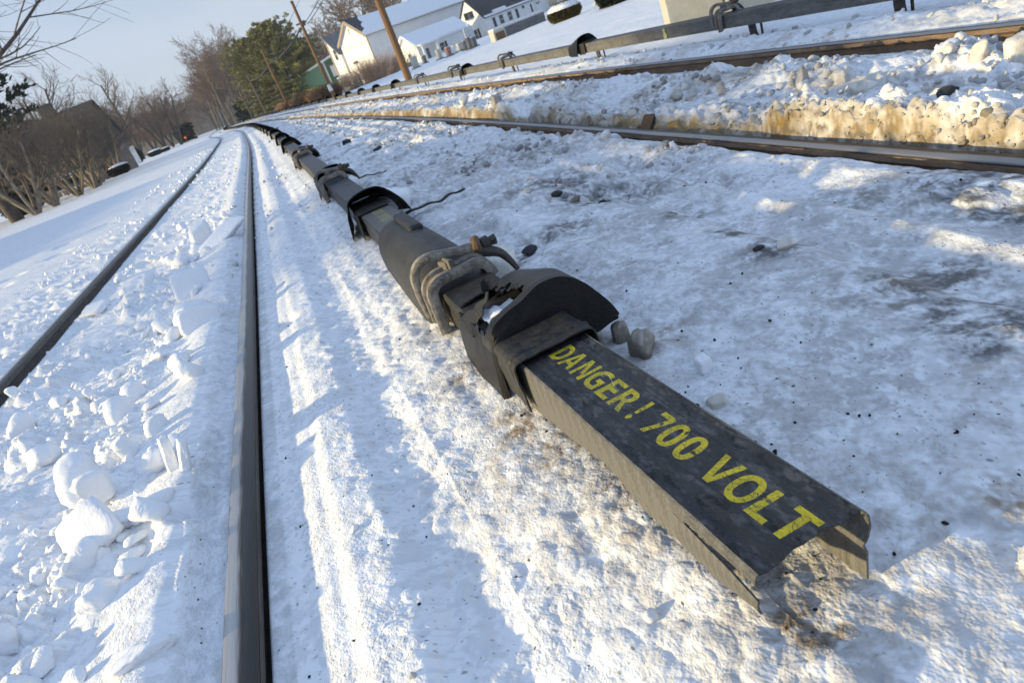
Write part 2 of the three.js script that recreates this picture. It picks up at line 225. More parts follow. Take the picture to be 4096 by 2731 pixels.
  g.u = lerp(1.2, -1.2, sstep(1.32, 1.36, d1) * (1 - sstep(1.45, 1.49, d1)));
  // colour: white snow, grey-brown grit, tan ice
  const xc = x + 1.1 * g.u * y, cn = fbm(x * 3, z * 3, 4, 83), cf = fbm(xc * 26, z * 26, 3, 89), cg = hash2(Math.floor(x * 260), Math.floor(z * 260), 97);
  const gr2 = dist < 7 ? 0.6 * vnoise(xc * 95, z * 95, 98) + 0.4 * vnoise(xc * 210, z * 210, 99) : fbm(xc * 40, z * 40, 2, 98);
  let m = dirt * sstep(0.5, 0.68, cn * 0.45 + cf * 0.3 + gr2 * 0.25 + 0.02), spot = 0;
  if (dist < 14) for (const [px, pa, pr, ps, pb] of dirtSpots) { const q = ((x - px) ** 2 + (ah - pa) ** 2) / (pr * pr); if (q < 3.5) { const e = Math.exp(-q * 1.2) * ps, k = Math.min(0.92, e * 1.25) * clamp(0.26 + 1.7 * (cf - 0.36) + 1.2 * (gr2 - 0.42)); if (k > spot) { spot = k; brown = lerp(brown, pb, Math.min(1, k * 2)); } } }
  m = Math.max(m, spot);
  if (dist < 10 && d1 > 1.6 && d2 < -0.1 && cg > 0.985 - 0.02 * sstep(0.5, 0.7, cn)) m = Math.max(m, 0.55);
  if (d2 > 0.02 && d2 < 0.3) { const t = sstep(0.04, 0.06, d2) * (1 - sstep(0.13, 0.2, d2 + (cf - 0.5) * 0.14)); tan = t * (0.5 + 0.75 * sstep(0.3, 0.6, cn * 0.6 + cf * 0.4)); if (t > 0) { m = Math.max(m, t * 0.75 * sstep(0.48, 0.66, cf * 0.5 + gr2 * 0.5)); brown = 0.75; } }
  if (d2 > 0.5 && d2 < 2.0 && dist < 40) tan = Math.max(tan, 0.35 * sstep(0.5, 0.62, fbm(x * 4, z * 4, 3, 101)));
  const trench = (Math.abs(d2) < 0.1 && Math.abs(d2) > 0.02 ? 0.75 : 0) + (d2 > 1.36 && d2 < 1.5 ? 0.55 : 0) + (d1 > 1.53 && d1 < 1.6 ? 0.28 : 0);
  if (trench) { m = Math.max(m, trench * sstep(0.25, 0.55, cf * 0.7 + cn * 0.3)); brown = 0.35; }
  const gz = Math.max(0.85 * sstep(2.3, 2.55, d1) * (1 - sstep(1.7, 2.4, d2)), 0.42 * sstep(1.95, 2.2, d1) * (1 - sstep(2.3, 2.5, d1))) * (0.25 + 0.75 * sstep(0.34, 0.62, cn * 0.5 + cf * 0.28 + gr2 * 0.22)), grime = 1 - 0.09 * gz;
  const wr = 0.84 * grime, wg = 0.85 * lerp(1, grime, 1.04), wb = 0.87 * lerp(1, grime, 1.12);
  const dr = lerp(0.07, 0.24, brown), dg = lerp(0.07, 0.17, brown), db = lerp(0.075, 0.10, brown);
  g.r = lerp(lerp(wr, 0.36, tan), dr, m); g.gr = lerp(lerp(wg, 0.285, tan), dg, m); g.b = lerp(lerp(wb, 0.18, tan), db, m); g.y = y;
  return y;
}
const groundY = (x, z) => ground(x, z);

const speckTex = (() => { const a = layered(40, 90, [1, 0.8, 0.7]), R = mulberry(92), S = 1024, f = new Float32Array(S * S).fill(1); for (let i = 0; i < 320; i++) { const x = R() * S, y = R() * S, r = 0.8 + 2.2 * R() ** 3, v = 0.3 + 0.45 * R(); for (let dy = -3; dy <= 3; dy++) for (let dx = -3; dx <= 3; dx++) if (dx * dx + dy * dy < r * r) f[((Math.floor(y) + dy + S) % S) * S + (Math.floor(x) + dx + S) % S] = v; } return dataTex(S, S, (x, y, i, j) => Math.min(f[j * S + i], 0.93 + 0.07 * sstep(0.35, 0.6, a(x, y))) , true); })();
const snowMat = new THREE.MeshPhysicalMaterial({ vertexColors: true, map: rep(speckTex, 0.77), roughness: 0.62, specularIntensity: 0.55, bumpMap: grainTex, bumpScale: 0.003 });
{
  const FINE = 760, COARSE = 90, HALF = 64 * RAD, ang = [];
  for (let i = 0; i <= FINE; i++) ang.push(-HALF + 2 * HALF * i / FINE);
  for (let i = 1; i < COARSE; i++) ang.push(HALF + (2 * Math.PI - 2 * HALF) * i / COARSE);
  const rad = [0.42]; while (rad[rad.length - 1] < 900) { const r = rad[rad.length - 1]; rad.push(r * (1 + (r < 3.2 ? 0.004 : r < 6 ? 0.005 : r < 45 ? 0.0095 : 0.03))); }
  const n = ang.length, p = new Float32Array((rad.length * n + 1) * 3), c = new Float32Array(p.length), uv = new Float32Array((rad.length * n + 1) * 2), ix = [];
  let k = 0; const put = (x, z) => { ground(x, z); p.set([x, g.y, z], k * 3); c.set([g.r, g.gr, g.b], k * 3); uv.set([x + g.u * g.y, z], k * 2); k++; };
  for (const r of rad) for (const a of ang) put(r * Math.sin(a), -r * Math.cos(a));
  put(0, 0);
  for (let j = 0; j < rad.length - 1; j++) for (let i = 0; i < n; i++) { const a = j * n + i, b = j * n + (i + 1) % n; ix.push(a, b, a + n, b, b + n, a + n); }
  for (let i = 0; i < n; i++) ix.push(k - 1, (i + 1) % n, i);
  const gg = new THREE.BufferGeometry(); gg.setAttribute('position', new THREE.BufferAttribute(p, 3)); gg.setAttribute('color', new THREE.BufferAttribute(c, 3)); gg.setAttribute('uv', new THREE.BufferAttribute(uv, 2)); gg.setIndex(ix); gg.computeVertexNormals();
  structure('snow_ground', gg, snowMat, 'snow covered ground, ploughed and broken between the railway tracks');
}

// ---------------------------------------------------------------- the four running rails
const headMap = (() => { const a = layered(6, 120, [1, 0.8, 0.6, 0.5]), b = layered(30, 124, [1, 0.8]); return dataTex(1024, 64, (x, y) => { const e = (a(x, y * 0.1) - 0.5) * 0.22 + (b(x, y) - 0.5) * 0.12, w = sstep(0.4, 0.58, y + e) * (1 - sstep(0.86, 0.97, y + e * 0.5)), st = 0.85 + 0.3 * b(x * 0.2, y), k = lerp(0.055, 0.46 * st, w); return [k, k * lerp(0.9, 0.99, w), k * lerp(0.82, 1.0, w)].map((q) => Math.pow(q, 1 / 2.2)); }, true); })();
const steelTop = new THREE.MeshStandardMaterial({ map: headMap, metalness: 0.75, roughness: 0.34, bumpMap: fineBump, bumpScale: 0.0006 });
const rustSide = new THREE.MeshStandardMaterial({ map: rep(toneTex([0.15, 0.1, 0.065], [0.28, 0.19, 0.12], 6, 130, 0.2, [0.4, 0.28, 0.18]), 1.2, 4), roughness: 0.85, bumpMap: fineBump, bumpScale: 0.002 });
const darkSide = new THREE.MeshStandardMaterial({ map: rep(toneTex([0.07, 0.06, 0.052], [0.14, 0.118, 0.1], 6, 140, 0.2, [0.22, 0.18, 0.15]), 1.2, 4), roughness: 0.7, bumpMap: fineBump, bumpScale: 0.002 });
const headEdge = new THREE.MeshStandardMaterial({ map: rep(toneTex([0.055, 0.052, 0.05], [0.1, 0.095, 0.09], 5, 125, 0.2, [0.2, 0.19, 0.18]), 1, 3), metalness: 0.5, roughness: 0.5, bumpMap: fineBump, bumpScale: 0.001 });
const dullTop = steelTop.clone(); dullTop.color.setRGB(0.62, 0.6, 0.58); dullTop.roughness = 0.5;
function rail(k, d, label, side, name = 'steel_rail') {
  const t = thing(name, label, 'rail', 'running rails of the two tracks');
  const P = (l) => l.map(([a, b]) => [d + a, b]);
  const hp = P([[0.036, -0.012], [0.0345, -0.0065], [0.03, -0.0028], [0.022, -0.0008], [0.012, 0.0002], [0, 0.0006], [-0.012, 0.0002], [-0.022, -0.0008], [-0.03, -0.0028], [-0.0345, -0.0065], [-0.036, -0.012]]), hg = sweep(k, hp, -6, 230, growing, false, 1), U = hg.attributes.uv;
  let top = 0; for (let i = 0; i < U.count; i++) top = Math.max(top, U.getY(i)); for (let i = 0; i < U.count; i++) U.setXY(i, U.getX(i) * 0.35, U.getY(i) / top);
  part('rail_head', hg, k ? dullTop : steelTop, t);
  part('rail_side', sweep(k, P([[-0.0365, -0.012], [-0.036, -0.034], [-0.024, -0.044], [-0.0085, -0.052], [-0.008, -0.13], [-0.02, -0.142], [-0.068, -0.154], [-0.07, -0.168], [0.07, -0.168], [0.068, -0.154], [0.02, -0.142], [0.008, -0.13], [0.0085, -0.052], [0.024, -0.044], [0.036, -0.034], [0.0365, -0.012]]), -6, 230, growing, false, 1), side, t);
  return t;
}
rail(0, 0, 'dark steel rail farthest left, beside the smooth snowy lawn', darkSide);
rail(0, 1.505, 'grey steel rail running up beside the danger cover board', darkSide);
rail(1, 0, 'rusty steel rail in front of the tan ice bank', rustSide);
rail(1, 1.505, 'tan rusty rail nearest the raised third rail on brackets', rustSide);

// ---------------------------------------------------------------- the third rails: covers, hoods, clamps, brackets
const coverSide = new THREE.MeshPhysicalMaterial({ specularIntensity: 0.6, map: rep(toneTex([0.08, 0.078, 0.073], [0.16, 0.156, 0.147], 5, 150, 0.4, [0.27, 0.265, 0.25]), 1.4, 5), roughness: 0.62, bumpMap: fineBump, bumpScale: 0.0012 });
const coverTop = new THREE.MeshPhysicalMaterial({ specularIntensity: 0.45, map: rep(toneTex([0.024, 0.026, 0.031], [0.055, 0.057, 0.062], 5, 160, 0.5, [0.12, 0.12, 0.125]), 1.7, 4), roughness: 0.48, bumpMap: fineBump, bumpScale: 0.0008 });
const rubber = new THREE.MeshPhysicalMaterial({ specularIntensity: 0.3, map: rep(toneTex([0.006, 0.006, 0.0065], [0.015, 0.0148, 0.0145], 5, 170, 0.3, [0.04, 0.038, 0.035]), 3, 3), roughness: 0.42, bumpMap: mottle, bumpScale: 0.0012, side: THREE.DoubleSide });
const olive = new THREE.MeshPhysicalMaterial({ specularIntensity: 0.4, map: rep(toneTex([0.02, 0.0195, 0.018], [0.044, 0.042, 0.038], 5, 180, 0.5, [0.11, 0.105, 0.095]), 5, 5), roughness: 0.5, bumpMap: mottle, bumpScale: 0.001 });
const castIron = new THREE.MeshStandardMaterial({ map: rep(toneTex([0.075, 0.065, 0.055], [0.27, 0.245, 0.21], 8, 190, 0.8, [0.6, 0.58, 0.55]), 4, 9), roughness: 0.7, bumpMap: mottle, bumpScale: 0.003 });
const rustIron = new THREE.MeshStandardMaterial({ map: rep(toneTex([0.05, 0.032, 0.022], [0.24, 0.14, 0.07], 7, 200, 0.55, [0.42, 0.31, 0.19]), 4, 8), roughness: 0.85, bumpMap: mottle, bumpScale: 0.004 });
const darkIron = new THREE.MeshStandardMaterial({ map: rep(toneTex([0.03, 0.027, 0.025], [0.075, 0.062, 0.05], 6, 205, 0.3, [0.14, 0.12, 0.1]), 4, 3), roughness: 0.65, bumpMap: mottle, bumpScale: 0.002 });
const DC = 2.335;                                                    // middle of a third rail, sideways from its track's left rail
function onRail(o, k, s, d = DC, y = 0) { o.position.copy(onTrack(k, s, d, y)); o.rotation.y = -heading(k, s); return o; }

// --- the board with the warning: a bent sheet, its foot broken and ragged
{
  const t = thing('danger_cover', 'long dark cover board with yellow DANGER ! 700 VOLT lettering', 'cover board');
  const S_FRONT = 0.245, S_BACK = 1.12, TH = 0.0035;
  const edgeY = [[0.25, 0.112], [0.29, 0.101], [0.35, 0.084], [0.4, 0.079], [0.5, 0.07], [0.56, 0.066], [0.6, 0.076], [0.65, 0.089], [0.7, 0.091], [0.76, 0.078], [0.85, 0.062], [0.95, 0.054], [1.0, 0.045], [1.12, 0.03]];
  const front = (u) => S_FRONT + 0.012 * Math.sin(Math.PI * clamp(u, 0.1, 0.9)) + 0.005 * (vnoise(u * 9, 2, 300) - 0.5) + 0.004 * (vnoise(u * 31, 2, 301) - 0.5);
  const at = (s, d, y) => { const q = onTrack(0, s, d, y); return [q.x, q.y, q.z]; };
  // lettering printed on the top
  const W = 2048, H = 416, cv = document.createElement('canvas'); cv.width = W; cv.height = H;
  const c = cv.getContext('2d'), ms = W / (S_BACK - S_FRONT), R = mulberry(5);
  c.fillStyle = '#30333b'; c.fillRect(0, 0, W, H);
  const img = c.getImageData(0, 0, W, H), n1 = layered(5, 310, [1, 0.8, 0.7, 0.6, 0.5]), n2 = layered(28, 320, [1, 0.9, 0.8]);
  for (let j = 0; j < H; j++) for (let i = 0; i < W; i++) { const x = i / W, y = j / W, a = n1(x * 1.7, y * 3.4), b = n2(x, y * 2), sc = sstep(0.47, 0.68, a * 0.3 + b * 0.7) * 24, dk = sstep(0.55, 0.7, n1(x * 2.3 + 0.4, y * 5 + 0.2)) * 16; const k = (j * W + i) * 4; const v = 47 + (a - 0.5) * 34 + sc * (0.35 + 0.9 * b) + (hash2(i >> 1, j >> 1, 9) - 0.5) * 14 - dk * 1.5 - 22 * sstep(0.6, 0.7, n2(x * 0.7 + 0.3, y * 1.3)) * sstep(0.45, 0.6, a); img.data[k] = v; img.data[k + 1] = v * 1.025; img.data[k + 2] = v * 1.09; img.data[k + 3] = 255; }
  c.putImageData(img, 0, 0);
  c.lineCap = 'round';
  for (let i = 0; i < 90; i++) { c.strokeStyle = `rgba(150,150,155,${0.08 + 0.16 * R()})`; c.lineWidth = 0.6 + R() * 1.2; const x = R() * W, y = R() * H, l = 20 + R() * 120, a = (R() - 0.5) * 0.9; c.beginPath(); c.moveTo(x, y); c.lineTo(x + l * Math.cos(a), y + l * Math.sin(a)); c.stroke(); }
  for (const [x0, y0, x1, y1] of [[150, 330, 1250, 300], [1250, 300, 1750, 270], [300, 70, 1500, 95]]) { c.strokeStyle = 'rgba(20,22,28,0.55)'; c.lineWidth = 5; c.beginPath(); c.moveTo(x0, y0); c.bezierCurveTo(x0 + 200, y0 - 8 + R() * 16, x1 - 200, y1 - 8 + R() * 16, x1, y1); c.stroke(); }
  // each letter: [character, arc length where it starts, where it ends]
  const letters = [['D', 1.065, 0.995], ['A', 0.985, 0.918], ['N', 0.91, 0.85], ['G', 0.842, 0.782], ['E', 0.773, 0.724], ['R', 0.713, 0.662], ['!', 0.642, 0.628], ['7', 0.59, 0.549], ['0', 0.538, 0.494], ['0', 0.485, 0.441], ['V', 0.425, 0.374], ['O', 0.371, 0.312], ['L', 0.3055, 0.268]];
  const word = [['D', 1.042, 0.997], ['A', 0.993, 0.94], ['N', 0.93, 0.882], ['G', 0.874, 0.823], ['E', 0.812, 0.769], ['R', 0.759, 0.71], ['!', 0.688, 0.676], ['7', 0.64, 0.6], ['0', 0.594, 0.551], ['0', 0.544, 0.501], ['V', 0.468, 0.417], ['O', 0.411, 0.36], ['L', 0.353, 0.314], ['T', 0.309, 0.263]];
  const yPx = (d) => (2.4175 - d) / (2.4175 - 2.2575) * H, capTop = yPx(2.373), capBase = yPx(2.314), capH = capBase - capTop;
  const lay = document.createElement('canvas'); lay.width = W; lay.height = H; const q = lay.getContext('2d');
  q.fillStyle = '#fff'; q.textBaseline = 'alphabetic'; q.font = 'bold 200px sans-serif';
  const capM = q.measureText('H').actualBoundingBoxAscent || 143;
  for (const [ch, sA, sB] of word) { const m = q.measureText(ch), l = m.actualBoundingBoxLeft ?? 0, wd = (m.actualBoundingBoxRight ?? m.width) + l; q.save(); q.translate((S_BACK - sA) * ms, capBase); q.scale((sA - sB) * ms / wd, capH / capM); q.fillText(ch, l, 0); q.restore(); }
  const mask = q.getImageData(0, 0, W, H).data, out = c.getImageData(0, 0, W, H), n3 = layered(40, 330, [1, 0.9]), n4 = layered(16, 340, [1, 1, 0.8]);
  const cracks = new Float32Array(W * H);
  for (let i = 0; i < 560; i++) { let x = R() * W, y = capTop + R() * capH, a = (R() < 0.5 ? -0.5 : 1.0) + (R() - 0.5) * 1.2; const L = 8 + R() * 45; for (let k = 0; k < L; k++) { a += (R() - 0.5) * 0.5; x += Math.cos(a); y += Math.sin(a); const wv = 1 + (R() < 0.3 ? 1 : 0); for (let e = 0; e <= wv; e++) { const xi = Math.round(x), yi = Math.round(y) + e; if (xi >= 0 && xi < W && yi >= 0 && yi < H) cracks[yi * W + xi] = 1; } } }
  for (let i = 0; i < W * H; i++) { const m = mask[i * 4 + 3] / 255; if (m <= 0) continue; const x = (i % W) / W, y = Math.floor(i / W) / W, wear = sstep(0.64, 0.72, n3(x * 1.0, y * 2) * 0.45 + n4(x * 2, y) * 0.55), a = m * (1 - wear * 0.85) * (1 - cracks[i] * 0.8), v = 0.9 + 0.2 * (n3(x, y) - 0.5); for (const [k, col] of [[0, 186], [1, 176], [2, 42]]) out.data[i * 4 + k] = lerp(out.data[i * 4 + k], col * v, a); }
  c.putImageData(out, 0, 0);
  c.strokeStyle = 'rgba(205,205,210,0.75)'; c.lineWidth = 2.2; c.beginPath(); c.arc((S_BACK - 0.853) * ms, capTop + 30, 17, 0, 5); c.moveTo((S_BACK - 0.846) * ms, capTop + 22); c.bezierCurveTo((S_BACK - 0.83) * ms, capTop + 10, (S_BACK - 0.81) * ms, capTop + 60, (S_BACK - 0.775) * ms, capTop + 55); c.stroke();
  const tex = new THREE.CanvasTexture(cv); tex.colorSpace = THREE.SRGBColorSpace; tex.flipY = true; tex.anisotropy = 16;
  const printed = new THREE.MeshPhysicalMaterial({ specularIntensity: 0.5, map: tex, roughness: 0.46, bumpMap: rep(mottle, 6, 1.5), bumpScale: 0.0006 });
  const topY = (s, u) => 0.1655 - 0.0018 * Math.sin(Math.PI * u) + 0.0012 * (vnoise(s * 9, u * 3, 303) - 0.5) - 0.0016 * Math.exp(-(((u - 0.12) / 0.03) ** 2)) - 0.0012 * Math.exp(-(((u - 0.9) / 0.03) ** 2));
  const top = surf(28, 70, (u, v) => { const s = lerp(front(u), S_BACK, v); return at(s, lerp(2.2575, 2.4175, u), topY(s, u)); });
  { const U = top.attributes.uv, P = top.attributes.position; for (let i = 0; i < U.count; i++) { const [d, s] = toTrack(0, P.getX(i), P.getZ(i)); U.setXY(i, (S_BACK - s) / (S_BACK - S_FRONT), 1 - (2.4175 - d) / 0.16); } }
  part('top_panel', thicken(top, TH), printed, t);
  // left foot: rounds over, then a flat band, then a ragged lower band
  const SLIT = 0.43;
  const leftD = (w) => w < 0.2 ? 2.2575 - 0.006 * Math.sin(w / 0.2 * Math.PI / 2) : 2.2515 - 0.003 * Math.sin((w - 0.2) / 0.8 * Math.PI);
  const rag = (s) => 0.003 * (vnoise(s * 60, 1, 304) - 0.5) + 0.005 * (vnoise(s * 23, 4, 305) - 0.5);
  const bottom = (s) => s < SLIT ? lerp(0.1455 + rag(s) * 0.6, interp(edgeY, s) + rag(s), sstep(SLIT - 0.02, SLIT, s)) : interp(edgeY, s) + rag(s);
  const left = surf(14, 110, (w, v) => { const s = lerp(front(0), S_BACK, v), y0 = topY(s, 0), yb = bottom(s), y = w < 0.2 ? y0 - 0.006 * (1 - Math.cos(w / 0.2 * Math.PI / 2)) : lerp(y0 - 0.006, yb, (w - 0.2) / 0.8); return at(s, leftD(w) + 0.002 * (vnoise(s * 7, w, 306) - 0.5), y); }, [0.5, 4]);
  part('side_flange', thicken(left, -TH), coverSide, t);
  const flap = surf(8, 36, (w, v) => { const s = lerp(front(0) - 0.004, SLIT + 0.01, v), open = (1 - v) ** 1.3, yt = 0.1425 - 0.011 * open + 0.5 * rag(s + 3), yb = interp(edgeY, s) + rag(s) - 0.006 * open; return at(s, 2.2495 - 0.005 * open - 0.003 * Math.sin(w * 3), lerp(yt, yb, w)); }, [0.3, 2]);
  part('torn_flap', thicken(flap, -TH), coverSide, t, 'torn lower strip split off the board edge');
  const rp = [[2.4175, 0.1655], [2.4215, 0.163], [2.4235, 0.157], [2.4225, 0.138], [2.413, 0.122], [2.4115, 0.112], [2.418, 0.094], [2.421, 0.085], [2.4185, 0.07], [2.4165, 0.042]];
  const right = surf(27, 60, (w, v) => { const f = w * (rp.length - 1), i = Math.min(rp.length - 2, Math.floor(f)), k = f - i, s = lerp(front(1) - 0.006 * Math.sin(w * 5) - 0.004 * vnoise(w * 9, 3, 307), S_BACK, v); return at(s, lerp(rp[i][0], rp[i + 1][0], k), lerp(rp[i][1], rp[i + 1][1], k)); }, [0.5, 3]);
  part('side_flange', thicken(right, TH), coverSide, t);
}

// --- plain cover boards, given in the frame of a third rail (x sideways, y up, z back along the rail)
const COVER = [[0.083, 0.04], [0.0845, 0.085], [0.077, 0.115], [0.086, 0.14], [0.086, 0.158], [0.08, 0.165], [-0.08, 0.165], [-0.086, 0.158], [-0.086, 0.14], [-0.08, 0.118], [-0.0855, 0.085], [-0.084, 0.045]];
function coverBoard(k, s0, s1, label, group, extra = 0, matTop = coverTop, matSide = coverSide) {
  const t = thing('cover_board', label, 'cover board', group), sh = COVER.map(([a, b]) => [DC + a * (1 + extra), b + extra * 0.05]);
  const st = (s) => clamp(0.03 * Math.abs(s), 0.1, 1.2);
  const g1 = sweep(k, sh.slice(5, 7), s0, s1, st, false, 1), g2 = sweep(k, sh.slice(0, 6), s0, s1, st, false, 1), g3 = sweep(k, sh.slice(6), s0, s1, st, false, 1);
  part('top_panel', g1, matTop, t); part('side_flange', g2, matSide, t); part('side_flange', g3, matSide, t);
  return t;
}
function loftSections(secs, nu, nv, uvs = [1, 1]) { // secs: [z, [[x,y]...]] ; smooth along each section
  const cs = secs.map(([z, l]) => [z, new THREE.CatmullRomCurve3(l.map(([x, y]) => new THREE.Vector3(x, y, 0)), false, 'centripetal')]);
  return surf(nu, nv, (u, v) => { const f = v * (cs.length - 1), i = Math.min(cs.length - 2, Math.floor(f)), k = f - i; const a = cs[i][1].getPointAt(u), b = cs[i + 1][1].getPointAt(u); return [lerp(a.x, b.x, k), lerp(a.y, b.y, k), lerp(cs[i][0], cs[i + 1][0], k)]; }, uvs);
}
function cutAway(gm, drop) { const P = gm.attributes.position, ix = gm.index.array, out = []; for (let i = 0; i < ix.length; i += 3) { const x = (P.getX(ix[i]) + P.getX(ix[i + 1]) + P.getX(ix[i + 2])) / 3, y = (P.getY(ix[i]) + P.getY(ix[i + 1]) + P.getY(ix[i + 2])) / 3, z = (P.getZ(ix[i]) + P.getZ(ix[i + 1]) + P.getZ(ix[i + 2])) / 3; if (!drop(x, y, z)) out.push(ix[i], ix[i + 1], ix[i + 2]); } gm.setIndex(out); gm.computeVertexNormals(); return gm; }
const L = (l) => l.map(([d, y]) => [d - DC, y]);

// --- the torn hood just behind the warning board
{
  const t = onRail(thing('rubber_hood', 'torn black rubber hood arching over the cover behind the DANGER board', 'hood', 'black hoods along the near third rail'), 0, 1.2);
  const lip = L([[2.212, 0.02], [2.222, 0.1], [2.234, 0.167], [2.25, 0.215], [2.296, 0.238], [2.34, 0.248], [2.39, 0.266], [2.434, 0.267], [2.469, 0.254], [2.5, 0.227], [2.537, 0.174], [2.56, 0.13], [2.57, 0.1]]);
  const mid = L([[2.206, -0.01], [2.214, 0.09], [2.23, 0.16], [2.25, 0.19], [2.296, 0.21], [2.34, 0.222], [2.39, 0.24], [2.44, 0.243], [2.49, 0.232], [2.52, 0.205], [2.55, 0.15], [2.57, 0.09], [2.575, 0.04]]);
  const back = L([[2.215, 0.03], [2.222, 0.1], [2.236, 0.158], [2.255, 0.178], [2.29, 0.186], [2.33, 0.193], [2.38, 0.205], [2.43, 0.21], [2.47, 0.2], [2.5, 0.175], [2.525, 0.12], [2.53, 0.06], [2.53, 0.02]]);
  const close = L([[2.235, 0.04], [2.24, 0.1], [2.25, 0.14], [2.262, 0.158], [2.29, 0.163], [2.33, 0.166], [2.37, 0.168], [2.4, 0.166], [2.415, 0.158], [2.425, 0.135], [2.425, 0.1], [2.425, 0.06], [2.425, 0.03]]);
  const shell = loftSections([[0, lip], [-0.03, lip.map(([x, y], i) => [lerp(x, mid[i][0], 0.2), lerp(y, mid[i][1], 0.25) + 0.003])], [-0.16, mid], [-0.33, back], [-0.4, close]], 150, 120, [1, 1]);
  // the rubber has torn away over the top left, leaving ragged edges
  cutAway(shell, (x, y, z) => { const d = x + DC, n = (fbm(d * 45, z * 45, 3, 401) - 0.5), n2 = (vnoise(d * 160, z * 160, 402) - 0.5) * 0.012, e = n * 0.07 + n2; if (z > -0.045 + e * 0.4 || z < -0.355 + e) return false; const lo = y < 0.15 + e * 0.5 ? 1 : 0; return !lo && d < 2.365 + 0.14 * (z + 0.2) + e && d > 2.24 + e * 0.25; });
  part('hood_shell', thicken(shell, 0.005), rubber, t);
  // its front is closed by a black dusty wall above the sleeve
  const foot = L([[2.228, 0.02], [2.23, 0.08], [2.234, 0.15], [2.24, 0.168], [2.262, 0.174], [2.3, 0.175], [2.335, 0.176], [2.37, 0.176], [2.41, 0.175], [2.434, 0.168], [2.44, 0.13], [2.48, 0.088], [2.56, 0.096]]);
  const lc = new THREE.CatmullRomCurve3(lip.map(([x, y]) => new THREE.Vector3(x, y, 0)), false, 'centripetal'), fc = new THREE.CatmullRomCurve3(foot.map(([x, y]) => new THREE.Vector3(x, y, 0)), false, 'centripetal');
  const wall = surf(70, 10, (u, v) => { const a = lc.getPointAt(u), b = fc.getPointAt(u); return [lerp(a.x, b.x, v), lerp(a.y, b.y, v) + 0.002 * (vnoise(u * 20, v * 5, 409) - 0.5), -0.004 + 0.012 * Math.sin(v * Math.PI * 0.5) + 0.004 * (vnoise(u * 14, v * 4, 410) - 0.5)]; }, [3, 1]);
  part('front_wall', thicken(wall, 0.004), rubber, t, 'black dusty front wall');
  part('snow_fill', surf(16, 10, (u, v) => [lerp(2.27, 2.37, u) - DC, 0.172 + 0.02 * vnoise(u * 6, v * 6, 415), -0.05 - 0.17 * v], [0.2, 0.2]), new THREE.MeshStandardMaterial({ color: 0xdadde2, roughness: 0.7 }), t, 'snow lying inside the torn hood');
  const shard = surf(26, 20, (u, v) => { const a = [2.226, 0.155], b = [2.318, 0.228]; const rag = 0.03 * (vnoise(u * 6, 1, 411) - 0.5), wv = 0.02 * (vnoise(v * 7, 2, 412) - 0.5); return [lerp(a[0], b[0], u ** 0.9) - DC + wv * 0.4, lerp(a[1], b[1], u) + 0.008 * Math.sin(v * 3) - 0.02 * v * u, -0.16 - 0.15 * v * (1 - 0.75 * u) - 0.04 * u + rag * 0.6]; });
  part('torn_flap', thicken(shard, 0.004), olive, t, 'grey torn piece of rubber sticking up');
  const shard2 = surf(14, 10, (u, v) => [2.33 - DC + 0.03 * u + 0.012 * (vnoise(v * 5, u * 5, 414) - 0.5), 0.17 + 0.055 * v * (1 - 0.7 * Math.abs(u - 0.4)), -0.3 - 0.03 * v - 0.03 * u]);
  part('torn_flap', thicken(shard2, 0.003), rubber, t);
}
// --- the flat sleeve between the board and the hood
{
  const t = onRail(thing('rail_sleeve', 'olive grey plate sleeve with a raised seam behind the yellow lettering', 'sleeve'), 0, 1.06);
  const sec = (g, y) => [[0.099 + g, 0.06], [0.1 + g, 0.1], [0.1 + g, 0.15], [0.098 + g, 0.168 + y], [0.09 + g, 0.1755 + y], [0.04, 0.177 + y], [-0.04, 0.177 + y], [-0.09 - g, 0.1755 + y], [-0.098 - g, 0.168 + y], [-0.1 - g, 0.14], [-0.099 - g, 0.1], [-0.097 - g, 0.055]].reverse();
  const body = loftSections([[0.018, sec(0.003, 0.002)], [0.008, sec(0.002, 0.003)], [-0.012, sec(0.001, 0.002)], [-0.016, sec(0.003, 0.006)], [-0.02, sec(0.001, 0.002)], [-0.1, sec(0, 0.0)], [-0.22, sec(0.001, 0.004)]], 90, 60, [1, 1]);
  const P = body.attributes.position; for (let i = 0; i < P.count; i++) { const x = P.getX(i), z = P.getZ(i), y = P.getY(i); if (y < 0.16) { P.setX(i, x + 0.005 * (vnoise(y * 40, z * 45, 420) - 0.5)); if (y < 0.075) P.setY(i, y + 0.02 * (vnoise(z * 30, x > 0 ? 1 : 9, 421) - 0.5)); } else P.setY(i, y + 0.0022 * (vnoise(x * 60, z * 60, 422) - 0.5) + (Math.abs(z + 0.016) < 0.004 ? 0.0035 * (vnoise(x * 120, 0, 423) - 0.3) : 0)); }
  body.computeVertexNormals(); part('sleeve_plate', thicken(body, -0.004), olive, t);
}
coverBoard(0, 1.3, 1.95, 'short grey cover board between the torn hood and the nearest clamp', 'cover boards along the near third rail', 0.02, olive, olive);

